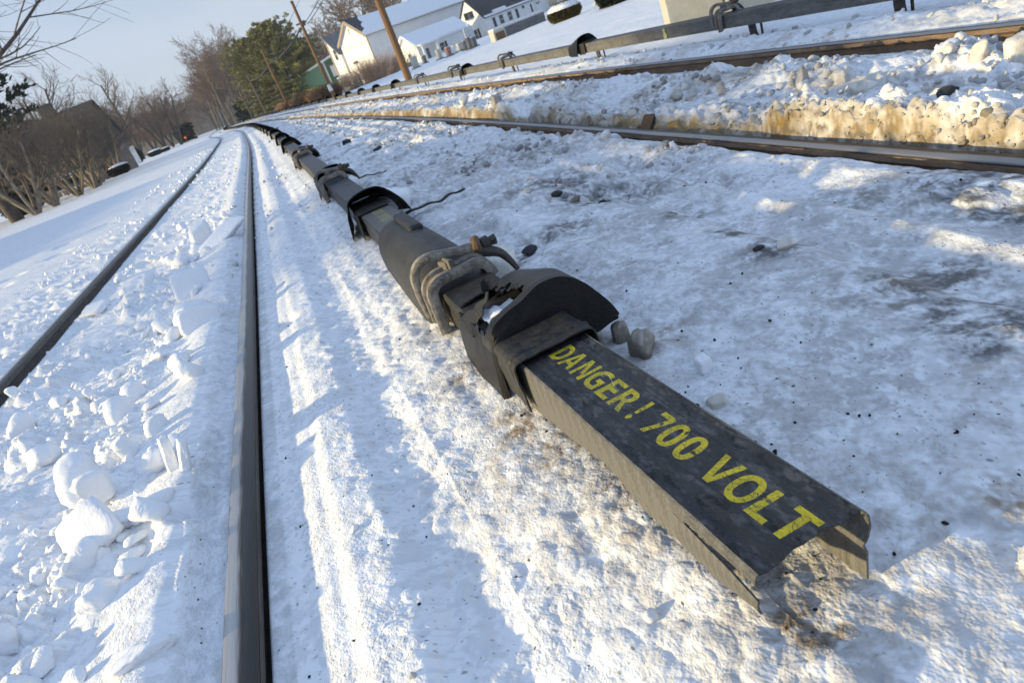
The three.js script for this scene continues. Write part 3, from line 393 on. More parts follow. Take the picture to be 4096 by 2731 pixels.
// --- clamp: a bent bar over a ribbed saddle, an eye with a bolt, a curved arm behind
function makeClamp(label, group) {
  const t = thing('rail_clamp', label, 'clamp', group);
  const bar = (pts, w, h) => { const c = new THREE.CatmullRomCurve3(pts.map((p) => new THREE.Vector3(...p)), false, 'centripetal', 0.2), n = 40; const pr = [[-1, -0.86], [-0.86, -1], [0.86, -1], [1, -0.86], [1, 0.86], [0.86, 1], [-0.86, 1], [-1, 0.86]], p = [], uv = [], ix = []; for (let j = 0; j <= n; j++) { const q = c.getPointAt(j / n), tg = c.getTangentAt(j / n), b = new THREE.Vector3(0, 0, 1), nn = b.clone().cross(tg).normalize(); pr.forEach(([a, e], i) => { p.push(q.x + nn.x * e * h / 2, q.y + nn.y * e * h / 2, q.z + a * w / 2); uv.push(j / n * 0.4, i / 8 * 0.1); }); } const m = 8; for (let j = 0; j < n; j++) for (let i = 0; i < m; i++) { const a = j * m + i, b = j * m + (i + 1) % m; ix.push(a, a + m, b, b, a + m, b + m); } for (const [o, f] of [[0, 1], [n * m, -1]]) for (let i = 1; i < m - 1; i++) f > 0 ? ix.push(o, o + i, o + i + 1) : ix.push(o, o + i + 1, o + i); return toCreasedNormals(geo(p, ix, uv), 0.9); };
  const saddlePath = (g, z, dn) => [[-0.112 - g, 0.05 - dn, z], [-0.11 - g, 0.12, z], [-0.104 - g, 0.176 + g * 0.7, z], [-0.085, 0.196 + g, z], [0, 0.199 + g, z], [0.062, 0.198 + g, z], [0.084, 0.18 + g * 0.6, z], [0.094, 0.15, z]];
  part('saddle_rib', bar(saddlePath(0.008, 0.036, 0.012), 0.022, 0.034), castIron, t); part('saddle_rib', bar(saddlePath(0.004, 0.01, 0.02), 0.034, 0.032), rustIron, t); part('saddle_rib', bar(saddlePath(0.012, -0.018, -0.02), 0.024, 0.034), castIron, t);
  part('loop_bar', bar([[-0.136, 0.08, -0.06], [-0.14, 0.16, -0.058], [-0.134, 0.222, -0.055], [-0.112, 0.254, -0.05], [-0.078, 0.266, -0.045], [0.0, 0.252, -0.04], [0.05, 0.243, -0.036], [0.1, 0.238, -0.034]], 0.031, 0.027), castIron, t);
  const eye = new THREE.TorusGeometry(0.022, 0.0095, 10, 22); eye.scale(1, 1, 1.7); eye.rotateY(Math.PI / 2 - 0.25); eye.translate(0.09, 0.24, -0.036); part('eye', eye, rustIron, t);
  const bolt = new THREE.CylinderGeometry(0.0125, 0.0125, 0.075, 14); bolt.rotateZ(Math.PI / 2 + 0.12); bolt.translate(0.12, 0.235, -0.034); const nut = new THREE.CylinderGeometry(0.023, 0.023, 0.026, 6); nut.rotateZ(Math.PI / 2 + 0.12); nut.translate(0.12, 0.235, -0.034);
  const thr = []; for (let i = 0; i < 5; i++) { const r = new THREE.TorusGeometry(0.0125, 0.002, 5, 14); r.rotateY(Math.PI / 2); r.translate(0.137 + i * 0.0045, 0.233 - i * 0.0005, -0.034); thr.push(r); }
  part('bolt', merged([bolt, ...thr]), darkIron, t); part('nut', nut, darkIron, t);
  const arm = tube([[0.092, 0.222, -0.036], [0.118, 0.208, -0.03], [0.15, 0.19, -0.015], [0.17, 0.155, 0.0], [0.182, 0.12, 0.012]], 0.013, 10, 24); { const P = arm.attributes.position, N = arm.attributes.normal; for (let i = 0; i < P.count; i++) { const k = Math.floor(i / 11) / 24, r = 0.013 * (0.5 - 0.85 * k + 0.35 * (1 - k) ** 3); P.setXYZ(i, P.getX(i) + N.getX(i) * r, P.getY(i) + N.getY(i) * r, P.getZ(i) + N.getZ(i) * r); } arm.computeVertexNormals(); } part('arm', arm, darkIron, t);
  part('wedge', merged([rbox(0.034, 0.03, 0.05, 0.005, -0.03, 0.231, -0.01, 0.3), rbox(0.012, 0.034, 0.06, 0.004, -0.028, 0.236, 0.006, 0.1)]), castIron, t, 'pale frosted wedge block');
  return t;
}
const clamp0 = onRail(makeClamp('frosted iron clamp with a bolt, nearest of the clamps', 'clamps along the near third rail'), 0, 1.8);
const clampAt = (k, s, label, group, d = DC) => { const c = onRail(copyOf(clamp0, 'rail_clamp', label), k, s, d); c.userData.group = group; return c; };
clampAt(0, 5.45, 'second iron clamp along the near third rail, with its bolt end raised', 'clamps along the near third rail', 2.325);
clampAt(0, 9.0, 'third iron clamp along the near third rail, small and dark', 'clamps along the near third rail');

// --- the long rounded joint cover
{
  const t = onRail(thing('joint_cover', 'long rounded grey joint cover with a raised boss on top', 'joint cover'), 0, 1.93);
  const S1 = [[0.1, 0.03], [0.101, 0.12], [0.088, 0.17], [0.062, 0.21], [0.02, 0.233], [-0.025, 0.236], [-0.075, 0.224], [-0.115, 0.19], [-0.136, 0.14], [-0.14, 0.09], [-0.138, 0.03]].reverse();
  const sc = (kx, ky) => S1.map(([x, y]) => [x * kx, y > 0.03 ? 0.03 + (y - 0.03) * ky : y]);
  part('cover_shell', thicken(loftSections([[0.085, sc(0.3, 0.3)], [0.08, sc(0.62, 0.62)], [0.05, sc(0.84, 0.84)], [0.0, sc(0.97, 0.97)], [-0.06, S1], [-0.3, sc(0.98, 0.99)], [-0.62, sc(0.94, 0.96)], [-0.85, sc(0.9, 0.93)], [-0.92, sc(0.84, 0.88)], [-0.95, sc(0.7, 0.74)]], 60, 60, [1, 2]), -0.006), new THREE.MeshPhysicalMaterial({ specularIntensity: 0.45, map: rep(toneTex([0.022, 0.022, 0.0215], [0.046, 0.0455, 0.044], 4, 210, 0.35, [0.09, 0.089, 0.085]), 2, 2), roughness: 0.55, bumpMap: mottle, bumpScale: 0.0012 }), t);
  const b = new RoundedBoxGeometry(0.062, 0.035, 0.36, 4, 0.016); b.rotateZ(-0.12); b.translate(0.012, 0.237, -0.66); part('boss', b, t.children[0].material, t);
}
// --- boards, hoods and clamps farther along
const HL = L([[2.165, 0.03], [2.175, 0.1], [2.19, 0.165], [2.205, 0.2], [2.216, 0.232], [2.25, 0.256], [2.328, 0.272], [2.412, 0.262], [2.462, 0.222], [2.493, 0.182], [2.522, 0.135], [2.545, 0.07]]);
const HM = L([[2.19, 0.03], [2.2, 0.1], [2.212, 0.155], [2.222, 0.185], [2.24, 0.205], [2.275, 0.22], [2.335, 0.228], [2.4, 0.222], [2.44, 0.2], [2.465, 0.165], [2.48, 0.12], [2.49, 0.06]]);
const HB = L([[2.225, 0.04], [2.23, 0.1], [2.238, 0.14], [2.246, 0.158], [2.262, 0.169], [2.29, 0.173], [2.335, 0.174], [2.385, 0.172], [2.41, 0.165], [2.425, 0.148], [2.43, 0.11], [2.432, 0.05]]);
function makeHood(label, group) {
  const t = thing('rubber_hood', label, 'hood', group);
  part('hood_shell', thicken(loftSections([[0, HL], [-0.03, HL.map(([x, y], i) => [lerp(x, HM[i][0], 0.12), lerp(y, HM[i][1], 0.1) + 0.002])], [-0.2, HM], [-0.4, HB]], 48, 24), 0.006), rubber, t);
  part('sill_flap', surf(6, 6, (u, v) => [lerp(-0.098, 0.1, u), 0.176 - 0.006 * Math.abs(u - 0.5) + 0.004 * v, 0.14 - 0.2 * v], [0.2, 0.2]), olive, t); part('sill_skirt', thicken(surf(4, 6, (u, v) => [-0.1 - 0.012 * u, lerp(0.172, 0.035, u), 0.14 - 0.18 * v], [0.2, 0.2]), 0.004), olive, t);
  return t;
}
const hood2 = onRail(makeHood('black rubber hood with snow packed inside, beyond the rounded joint cover', 'black hoods along the near third rail'), 0, 3.68);
const hoodAt = (k, s, label, group, sc = 1) => { const h = onRail(copyOf(hood2, 'rubber_hood', label), k, s); h.userData.group = group; h.scale.setScalar(sc); return h; };
hoodAt(0, 5.72, 'black rubber hood close behind the second clamp of the near third rail', 'black hoods along the near third rail', 0.97);
hoodAt(0, 9.25, 'black rubber hood close behind the third clamp of the near third rail', 'black hoods along the near third rail', 0.97);
hoodAt(0, 12.9, 'black arched hood halfway up the near third rail, dark and open', 'black hoods along the near third rail');
hoodAt(0, 16.2, 'smaller black arched hood, next beyond the open one on the near third rail', 'black hoods along the near third rail');
const FARH = 'small black hood on the near third rail where it curves away';
for (let s = 20.4; s < 150; s += 3.6) hoodAt(0, s, FARH, 'far black hoods where the near third rail curves away');
{
  const cuts = [2.86, 3.74, 5.74, 9.3, 13.0, 16.3];
  const lab = ['cover board with faded yellow print between the joint cover and the hood', 'dark cover board leading up to the second clamp', 'cover board between the second and third clamps of the near third rail', 'cover board between the third clamp and the open arched hood', 'cover board between the two arched hoods of the near third rail'];
  const worn = (() => { const cv = document.createElement('canvas'); cv.width = 1024; cv.height = 128; const c = cv.getContext('2d'); c.fillStyle = '#56554f'; c.fillRect(0, 0, 1024, 128); const R = mulberry(77); for (let i = 0; i < 2600; i++) { const v = 60 + R() * 70; c.fillStyle = `rgba(${v},${v},${v * 0.95},0.35)`; c.fillRect(R() * 1024, R() * 128, 2 + R() * 9, 1 + R() * 3); } c.fillStyle = '#a89c4a'; c.font = 'bold 62px sans-serif'; c.fillText('DANGER ! 700 VOLT', 120, 84, 760); for (let i = 0; i < 1500; i++) { const v = 70 + R() * 50; c.fillStyle = `rgba(${v},${v},${v * 0.95},0.8)`; c.fillRect(100 + R() * 800, 30 + R() * 70, 2 + R() * 12, 1 + R() * 3); } const tx = new THREE.CanvasTexture(cv); tx.colorSpace = THREE.SRGBColorSpace; return new THREE.MeshStandardMaterial({ map: tx, roughness: 0.55 }); })();
  const sideDark = new THREE.MeshPhysicalMaterial({ specularIntensity: 0.45, map: rep(toneTex([0.03, 0.03, 0.029], [0.065, 0.064, 0.06], 5, 155, 0.35, [0.12, 0.118, 0.11]), 1.4, 5), roughness: 0.52, bumpMap: fineBump, bumpScale: 0.001 });
  for (let i = 0; i < cuts.length - 1; i++) {
    const t = coverBoard(0, cuts[i], cuts[i + 1], lab[i], 'cover boards along the near third rail', 0, coverTop, sideDark);
    if (i === 0) { const m = t.children[0], P = m.geometry.attributes.position, U = m.geometry.attributes.uv; for (let j = 0; j < P.count; j++) { const [d, s] = toTrack(0, P.getX(j), P.getZ(j)); U.setXY(j, (3.74 - s) / 0.88, (d - DC + 0.08) / 0.16); } m.material = worn; }
  }
  for (let s = 16.3, i = 0; s < 150; s += 14.4, i++) coverBoard(0, s, s + 14.4, 'length of dark cover board on the near third rail beyond the arched hoods', 'far cover boards of the near third rail');
  solo('contact_rail', sweep(0, [[DC + 0.035, 0.06], [DC + 0.035, 0.13], [DC - 0.035, 0.13], [DC - 0.035, 0.06]], 1.2, 150, growing), darkIron, 'steel contact rail hidden under the near third rail covers', 'third rail');
}

// --- the raised third rail on the right, standing on curved brackets
{
  const G = 'curved brackets under the right-hand third rail', spots = [4.55, 6.15, 9.3, 12.6, 15.9, 19.1, 22.25, 25.45, 28.5]; for (let s = 31.7; s < 120; s += 3.2) spots.push(s);
  const pr = thing('rail_bracket', 'curved iron bracket nearest the top right corner of the view', 'bracket', G);
  const curve = (o) => thicken(surf(4, 14, (u, v) => [0.02 + o - 0.05 * Math.sin(v * 1.9) + 0.05 * v * v * 1.6, lerp(0.14, -0.16, v), lerp(-0.045, 0.045, u)], [0.1, 0.3]), 0.016);
  part('web_plate', curve(0), darkIron, pr); part('web_plate', merged([box(0.012, 0.3, 0.02, 0.05, -0.0, 0.05), box(0.16, 0.02, 0.08, 0.0, 0.118, 0)]), darkIron, pr);
  const labs = ['curved iron bracket nearest the top right corner of the view', 'dark bracket below the clamp in front of the pale stone slab', 'dark bracket under the black hood left of the pale slab'];
  spots.forEach((s, i) => { const b = i ? copyOf(pr, 'rail_bracket', i < 3 ? labs[i] : 'short dark bracket under the right-hand third rail, one of a long row') : pr; if (i >= 3) b.userData.group = 'row of short brackets'; onRail(b, 1, s, DC + 0.02); });
  const CG = 'clamps along the right-hand third rail', HG = 'black hoods along the right-hand third rail';
  clampAt(1, 6.45, 'dark clamp on the right-hand third rail in front of the pale slab', CG); clampAt(1, 12.75, 'rusty clamp on the right-hand third rail below the round snow-capped shrub', CG); clampAt(1, 16.1, 'small rusty clamp on the right-hand third rail below the gravestones', CG); clampAt(1, 19.4, 'smallest rusty clamp on the right-hand third rail, right of the big pole', CG);
  hoodAt(1, 9.55, 'big black hood on the right-hand third rail, left of the pale slab', HG); hoodAt(1, 15.2, 'grey flattened hood on the right-hand third rail below the gravestones', HG, 0.9);
  for (let i = 6; i < spots.length; i++) hoodAt(1, spots[i] + 0.3, i === 6 ? 'black hood on the right-hand third rail at the foot of the big pole' : 'small black hood on the right-hand third rail running towards the pines', i === 6 ? HG : 'row of small hoods');
  const cuts = [0.5, 9.4, 15.3, 22.4, 36, 60, 90, 122], lab = ['dark cover board of the right-hand third rail in front of the pale slabs', 'grey cover board of the right-hand third rail below the white house', 'grey cover board of the right-hand third rail below the gravestones', 'grey cover board of the right-hand third rail beyond the big pole', 'cover board of the right-hand third rail beside the brown hedge', 'cover board of the right-hand third rail below the pines', 'cover board of the right-hand third rail at its far end'];
  for (let i = 0; i < cuts.length - 1; i++) coverBoard(1, cuts[i], cuts[i + 1], lab[i], 'cover boards of the right-hand third rail', 0, coverTop, coverSide);
  { const c = scene.children.filter((o) => o.name === 'cover_board' || o.name.startsWith('cover_board_')).find((o) => o.userData.label === lab[0]), sh = new THREE.Shape(); [[0, 0], [0.05, 0.008], [0.058, 0.045], [0.035, 0.075], [0.042, 0.1], [0.02, 0.112], [-0.005, 0.1], [0.006, 0.07], [-0.012, 0.03]].forEach(([a, b], i) => i ? sh.lineTo(a, b) : sh.moveTo(a, b)); const e = new THREE.ExtrudeGeometry(sh, { depth: 0.002, bevelEnabled: false }); e.translate(-0.02, 0, 0); e.rotateY(-Math.PI / 2 - heading(1, 7.45)); const q = onTrack(1, 7.45, DC - 0.0905, 0.045); e.translate(q.x, q.y, q.z); part('paint_mark', e, new THREE.MeshStandardMaterial({ color: new THREE.Color().setRGB(0.42, 0.42, 0.2), roughness: 0.7 }), c, 'pale yellow green paint mark'); }
  solo('contact_rail', sweep(1, [[DC + 0.035, 0.06], [DC + 0.035, 0.14], [DC - 0.035, 0.14], [DC - 0.035, 0.06]], 0.5, 122, growing), darkIron, 'steel contact rail hidden under the right-hand third rail covers', 'third rail');
}

// ---------------------------------------------------------------- buildings, stones and poles beyond the tracks
const flat = (r, g2, b, o = {}) => new THREE.MeshStandardMaterial({ color: new THREE.Color().setRGB(r, g2, b), roughness: 0.8, ...o });
const M = {
  white: new THREE.MeshStandardMaterial({ map: rep(toneTex([0.66, 0.66, 0.65], [0.76, 0.76, 0.74], 5, 400), 0.3, 0.3), roughness: 0.75 }), roofSnow: flat(0.82, 0.83, 0.85, { bumpMap: rep(mottle, 0.3), bumpScale: 0.05, roughness: 0.7 }), shingle: new THREE.MeshStandardMaterial({ map: rep(toneTex([0.03, 0.032, 0.036], [0.07, 0.072, 0.078], 6, 410), 0.5, 0.5), roughness: 0.9 }),
  greyRoof: flat(0.13, 0.14, 0.16), trim: flat(0.34, 0.26, 0.19), black: flat(0.012, 0.014, 0.018, { roughness: 0.5 }), pane: flat(0.05, 0.06, 0.07, { roughness: 0.12, metalness: 0.2 }), green: flat(0.05, 0.13, 0.075), greenPale: flat(0.16, 0.3, 0.2), brick: new THREE.MeshStandardMaterial({ map: rep(toneTex([0.14, 0.1, 0.08], [0.27, 0.2, 0.16], 8, 420), 0.5, 0.5), roughness: 0.9 }), stone: new THREE.MeshStandardMaterial({ map: rep(toneTex([0.09, 0.093, 0.1], [0.16, 0.163, 0.17], 9, 430, 0.4, [0.24, 0.24, 0.25]), 1, 1), roughness: 0.75 }),
  paleStone: new THREE.MeshStandardMaterial({ map: rep(toneTex([0.42, 0.41, 0.36], [0.5, 0.49, 0.43], 9, 440, 0.2, [0.56, 0.55, 0.5]), 1.5, 1.5), roughness: 0.8, bumpMap: mottle, bumpScale: 0.002 }), wood: new THREE.MeshStandardMaterial({ map: rep(toneTex([0.125, 0.065, 0.03], [0.235, 0.125, 0.055], 6, 450, 0.25, [0.12, 0.07, 0.04]), 4, 0.6), roughness: 0.85, bumpMap: rep(mottle, 6, 0.7), bumpScale: 0.006 }), darkWood: new THREE.MeshStandardMaterial({ map: rep(toneTex([0.06, 0.045, 0.035], [0.15, 0.105, 0.07], 6, 460), 4, 0.6), roughness: 0.9 }), greyWood: new THREE.MeshStandardMaterial({ map: rep(toneTex([0.16, 0.145, 0.13], [0.27, 0.25, 0.22], 6, 470), 4, 0.6), roughness: 0.9 }),
};
// a frame turned to az (the direction its long wall runs), standing at a point
function plot(name, label, category, x, ahead, y, az, group) { const t = thing(name, label, category, group, [x, y, -ahead]); t.rotation.y = Math.PI / 2 - az; return t; }   // local +x runs along az, local -z lies to its left
const along = (bx, x0, z0, az) => (bx * z0 - x0) / (Math.sin(az) - bx * Math.cos(az));
function prism(pts, depth, x0 = 0) { // an outline [[depth behind the front, y]...] drawn out along x
  const sh = new THREE.Shape(pts.map(([d, y]) => new THREE.Vector2(d, y))), e = new THREE.ExtrudeGeometry(sh, { depth, bevelEnabled: false }); e.rotateY(Math.PI / 2); e.translate(x0, 0, 0); return e;
}
// gabled house: front-left corner at the origin, long wall along +x at z = 0 facing +z, gable at x = 0, depth towards -z
function gabled(t, w, len, h, rise, wallM, roofM, over = 0.25, th = 0.14, base = -1.2) {
  part('wall', prism([[0, base], [w, base], [w, h], [w / 2, h + rise], [0, h]], len), wallM, t);
  const sl = Math.hypot(w / 2, rise), ov = over * 1;
  for (const sd of [1, -1]) { const dz = sd * (w / 2), n = Math.atan2(rise, w / 2); const gsl = box(len + 2 * ov, th, sl + ov, 0, th / 2 + 0.01, 0); gsl.translate(0, 0, (sl + ov) / 2); gsl.rotateX(n); if (sd < 0) gsl.rotateY(Math.PI); gsl.translate(len / 2, h + rise, -w / 2); part('roof', gsl, roofM, t); }
}
function windowAt(t, x, y, w, h, face = 'long', shutters = false, paneM = M.pane, frameM = M.white) { // on the long wall (z = 0) or the gable (x = 0)
  const f = 0.08; const wn = part('window', merged([box(w + 2 * f, f, 0.08, 0, h / 2 + f / 2, 0.02), box(w + 2 * f, f, 0.1, 0, -h / 2 - f / 2, 0.03), box(f, h, 0.08, -w / 2 - f / 2, 0, 0.02), box(f, h, 0.08, w / 2 + f / 2, 0, 0.02), box(w, 0.04, 0.05, 0, 0, 0.02)]), frameM, t); part('pane', box(w, h, 0.03, 0, 0, 0.012), paneM, wn);
  if (shutters) for (const s of [-1, 1]) part('shutter', box(0.34, h + 0.1, 0.05, s * (w / 2 + f + 0.2), 0, 0.03), M.black, wn);
  if (face === 'long') wn.position.set(x, y, 0); else { wn.rotation.y = -Math.PI / 2; wn.position.set(0, y, -x); }
  return wn;
}
const AZ = 49 * RAD;
{ // the barn and what stands against it
  const b = plot('white_barn', 'tall white barn with a snowy roof behind the big brown pole', 'barn', -3.75, 110, 0, AZ);
  gabled(b, 6.6, 36, 5.05, 2.5, M.white, M.roofSnow, 0.3, 0.22, -1.6);
  const rk = Math.atan2(2.5, 3.3), sl = Math.hypot(3.3, 2.5); for (const s of [1, -1]) { const g1 = box(0.16, 0.3, sl + 0.3); g1.translate(0, 0, (sl + 0.3) / 2); g1.rotateX(rk); if (s < 0) g1.rotateY(Math.PI); g1.translate(-0.36, 7.55, -3.3); part('barge_board', g1, M.trim, b); }
  part('corner_board', box(0.14, 6.4, 0.14, -0.03, 1.8, 0.03), M.trim, b); part('gable_vent', box(0.05, 0.9, 0.14, -0.02, 6.2, -3.3), M.greyRoof, b); part('band_board', box(0.05, 0.06, 6.4, -0.02, 4.15, -3.3), flat(0.45, 0.42, 0.38), b); part('lamp_hood', rbox(0.3, 0.34, 0.8, 0.06, -0.15, 2.1, -4.5), M.darkWood, b);
  part('eaves_board', box(36.2, 0.12, 0.1, 18, 4.9, 0.22), M.greyRoof, b); part('snow_patch', box(3.2, 0.02, 1.9, 2.2, 0, 0), M.shingle, b, 'bare dark corner of the snowy roof'); const bare = b.children[b.children.length - 1]; bare.geometry = (() => { const s = new THREE.Shape(); s.moveTo(-0.3, 0); s.lineTo(2.6, 0); s.quadraticCurveTo(1.6, 0.9, 2.0, 1.7); s.quadraticCurveTo(0.7, 2.2, 0.9, 3.2); s.lineTo(-0.3, 3.9); s.closePath(); const e = new THREE.ExtrudeGeometry(s, { depth: 0.03, bevelEnabled: false }); e.rotateX(Math.PI / 2); e.rotateX(rk); e.translate(0, 7.55 + 0.32, -3.3); return e; })();
  const a = plot('white_annex', 'narrow white annex with a grey roof and tall window, left of the barn', 'annex', -8.75, 118.5, 0, AZ);
  part('wall', prism([[0, -1.5], [2.6, -1.5], [2.6, 7.0], [0, 3.9]], 9), M.white, a); const rl = Math.hypot(2.7, 3.2), ra = Math.atan2(3.1, 2.6); const rf = box(9.5, 0.18, rl); rf.rotateX(ra); rf.translate(4.4, 5.62, -1.3); part('roof', rf, M.greyRoof, a); part('side_board', box(0.1, 8.6, 0.2, -0.06, 2.7, -2.55), M.trim, a);
  windowAt(a, 1.25, 4.2, 0.7, 1.5, 'gable'); windowAt(a, 0.6, 0.6, 0.5, 1.1, 'gable'); windowAt(a, 1.9, 0.7, 0.4, 1.1, 'gable');
}
{ // green shed with a white garage door
  const Z = 128, t = thing('green_shed', 'low green shed with a sloping snowy roof and white garage door', 'shed', undefined, [0, 0, -Z]);
  const X0 = -0.1455 * Z, X1 = -0.0755 * Z, XM = -0.0998 * Z, y0 = 2.95, y1 = 4.75, ym = lerp(y0, y1, (XM - X0) / (X1 - X0));
  const face = (xa, ya, xb, yb, d, zz) => { const sh = new THREE.Shape(); sh.moveTo(xa, -1.6); sh.lineTo(xb, -1.6); sh.lineTo(xb, yb); sh.lineTo(xa, ya); sh.closePath(); const e = new THREE.ExtrudeGeometry(sh, { depth: d, bevelEnabled: false }); e.translate(0, 0, zz - d); return e; };
  part('wall', face(XM, ym, X1, y1, 7, 0), M.green, t, 'dark green wall around the garage door'); part('wall', face(X0, y0, XM, ym, 7, -0.3), M.greenPale, t, 'paler green side wing');
  const rl = Math.hypot(X1 - X0, y1 - y0), rf = box(rl + 0.7, 0.34, 7.8); rf.rotateZ(Math.atan2(y1 - y0, X1 - X0)); rf.translate((X0 + X1) / 2, (y0 + y1) / 2 + 0.16, -3.5); part('roof', rf, M.roofSnow, t);
  part('garage_door', box(1.95, 1.75, 0.06, -0.0861 * Z, 2.3, 0.05), M.white, t); part('door_head', box(2.15, 0.2, 0.1, -0.0861 * Z, 3.28, 0.06), M.greyWood, t); part('corner_post', box(0.24, ym + 1.6, 0.22, XM, ym / 2 - 0.8, 0.02), M.white, t);
  const c = solo('green_car_shelter', rbox(3.0, 1.5, 2.4, 0.4, -0.0775 * 120, 0.1, -120), M.greenPale, 'pale green shelter with a snowy top below the garage door', 'shelter'); const sn = part('snow_cap', rbox(3.1, 0.3, 2.5, 0.14, -0.0775 * 120, 0.95, -120), M.roofSnow, c);
  for (const [bx, dn, h, l] of [[-0.0846, -0.032, 0.8, 'white pipe chimney on the snowy shed roof beside the annex'], [-0.1372, -0.0205, 1.2, 'white pipe chimney at the low end of the snowy shed roof']]) { const q = far(bx, dn, 128), g3 = new THREE.CylinderGeometry(0.13, 0.13, h, 10); g3.translate(q.x, q.y + h / 2 - 0.1, q.z); const o = solo('pipe_chimney', g3, M.white, l, 'chimney'); const cap = new THREE.CylinderGeometry(0.2, 0.2, 0.14, 10); cap.translate(q.x, q.y + h - 0.06, q.z); part('cap', cap, M.white, o); }
  const q = far(-0.0735, -0.05, 119), an = thing('roof_antenna', 'thin branched aerial on the annex roof', 'aerial', undefined, [q.x, q.y, q.z]); part('mast', tube([[0, -0.2, 0], [0, 2.1, 0]], 0.03, 6, 2), M.greyRoof, an); for (let i = -3; i <= 3; i++) part('rod', tube([[i * 0.2, 2.0, -0.4], [i * 0.2, 2.0, 0.4]], 0.018, 5, 2), M.greyRoof, an); part('boom', tube([[-0.75, 2.02, 0], [0.75, 2.02, 0]], 0.025, 5, 2), M.greyRoof, an);
}
{ // porch house and the white house
  const Z = 98, x0 = 0.0235 * Z, t = plot('porch_house', 'low white house with a snowy roof behind the gravestones', 'house', x0, Z, 0, 60 * RAD);
  part('wall', prism([[0, -1.6], [5, -1.6], [5, 1.1], [2.5, 2.6], [0, 1.1]], 8.5), M.white, t);
  for (const s of [1, -1]) { const g1 = box(9.2, 0.28, 3.4); g1.rotateX(s * Math.atan2(1.5, 2.5)); g1.translate(4.25, 1.98, -2.5 + s * 1.5); part('roof', g1, M.roofSnow, t); }
  for (const x of [0.1, 2.4]) part('porch_post', box(0.3, 3.2, 0.3, x, -0.4, 1.2), M.white, t); const pr = box(3.2, 0.2, 1.7); pr.rotateX(0.15); pr.translate(1.3, 1.15, 0.7); part('porch_roof', pr, M.roofSnow, t); part('door', box(0.8, 1.7, 0.06, 1.2, -0.4, 0.04), M.greyRoof, t);
  windowAt(t, 3.8, -0.05, 0.8, 0.95, 'long', true); windowAt(t, 2.5, 0.1, 0.6, 0.9, 'gable');
  const Zh = 105, xh = 0.1212 * Zh, h = plot('white_house', 'white house with a dark shingle roof and black shutters beside the shrub', 'house', xh, Zh, 0, AZ);
  gabled(h, 5.2, 15, 1.42, 2.95, M.white, M.shingle, 0.2, 0.12, -1.8);
  part('gutter_snow', rbox(15.2, 0.28, 0.5, 0.12, 7.5, 1.5, 0.12), M.roofSnow, h); part('snow_heap', rbox(2.8, 0.5, 0.7, 0.22, along(0.139, xh, Zh, AZ) + 0.7, 1.72, 0.0), M.roofSnow, h);
  for (const [bx, w] of [[0.1427, 0.95], [0.1549, 0.95]]) windowAt(h, along(bx, xh, Zh, AZ), 0.42, w, 1.15); for (const bx of [0.1328, 0.1652]) part('shutter', box(0.5, 1.25, 0.07, along(bx, xh, Zh, AZ), 0.38, 0.04), M.black, h);
  part('shutter', box(0.3, 1.1, 0.07, along(0.1856, xh, Zh, AZ), 0.35, 0.04), M.black, h); part('wall_lantern', rbox(0.22, 0.4, 0.24, 0.06, along(0.1745, xh, Zh, AZ), 0.9, 0.14), M.black, h);
  const dx = along(0.195, xh, Zh, AZ); const dr = part('door', box(1.3, 2.2, 0.06, dx, -0.1, 0.04), M.white, h); for (const i of [-1, 0, 1]) part('pane', box(0.22, 0.24, 0.04, dx + i * 0.3, 0.75 - 0.14 * (i === 0 ? 1 : 0), 0.07), M.pane, dr);
  windowAt(h, 2.4, -0.3, 0.75, 1.3, 'gable', true); windowAt(h, 3.6, -0.3, 0.5, 1.2, 'gable');
  const w2 = plot('far_white_wall', 'white garage wall with a dark door, right of the round shrub', 'garage', 0.235 * 112, 112, 0, 80 * RAD); part('wall', box(14, 4, 4, 7, -0.2, -2), M.white, w2); part('door', box(1.0, 1.7, 0.06, along(0.276, 0.235 * 112, 112, 80 * RAD), -1.0, 0.04), M.black, w2); part('roof', rbox(14.4, 0.4, 4.6, 0.15, 7, 1.9, -2), M.roofSnow, w2);
}
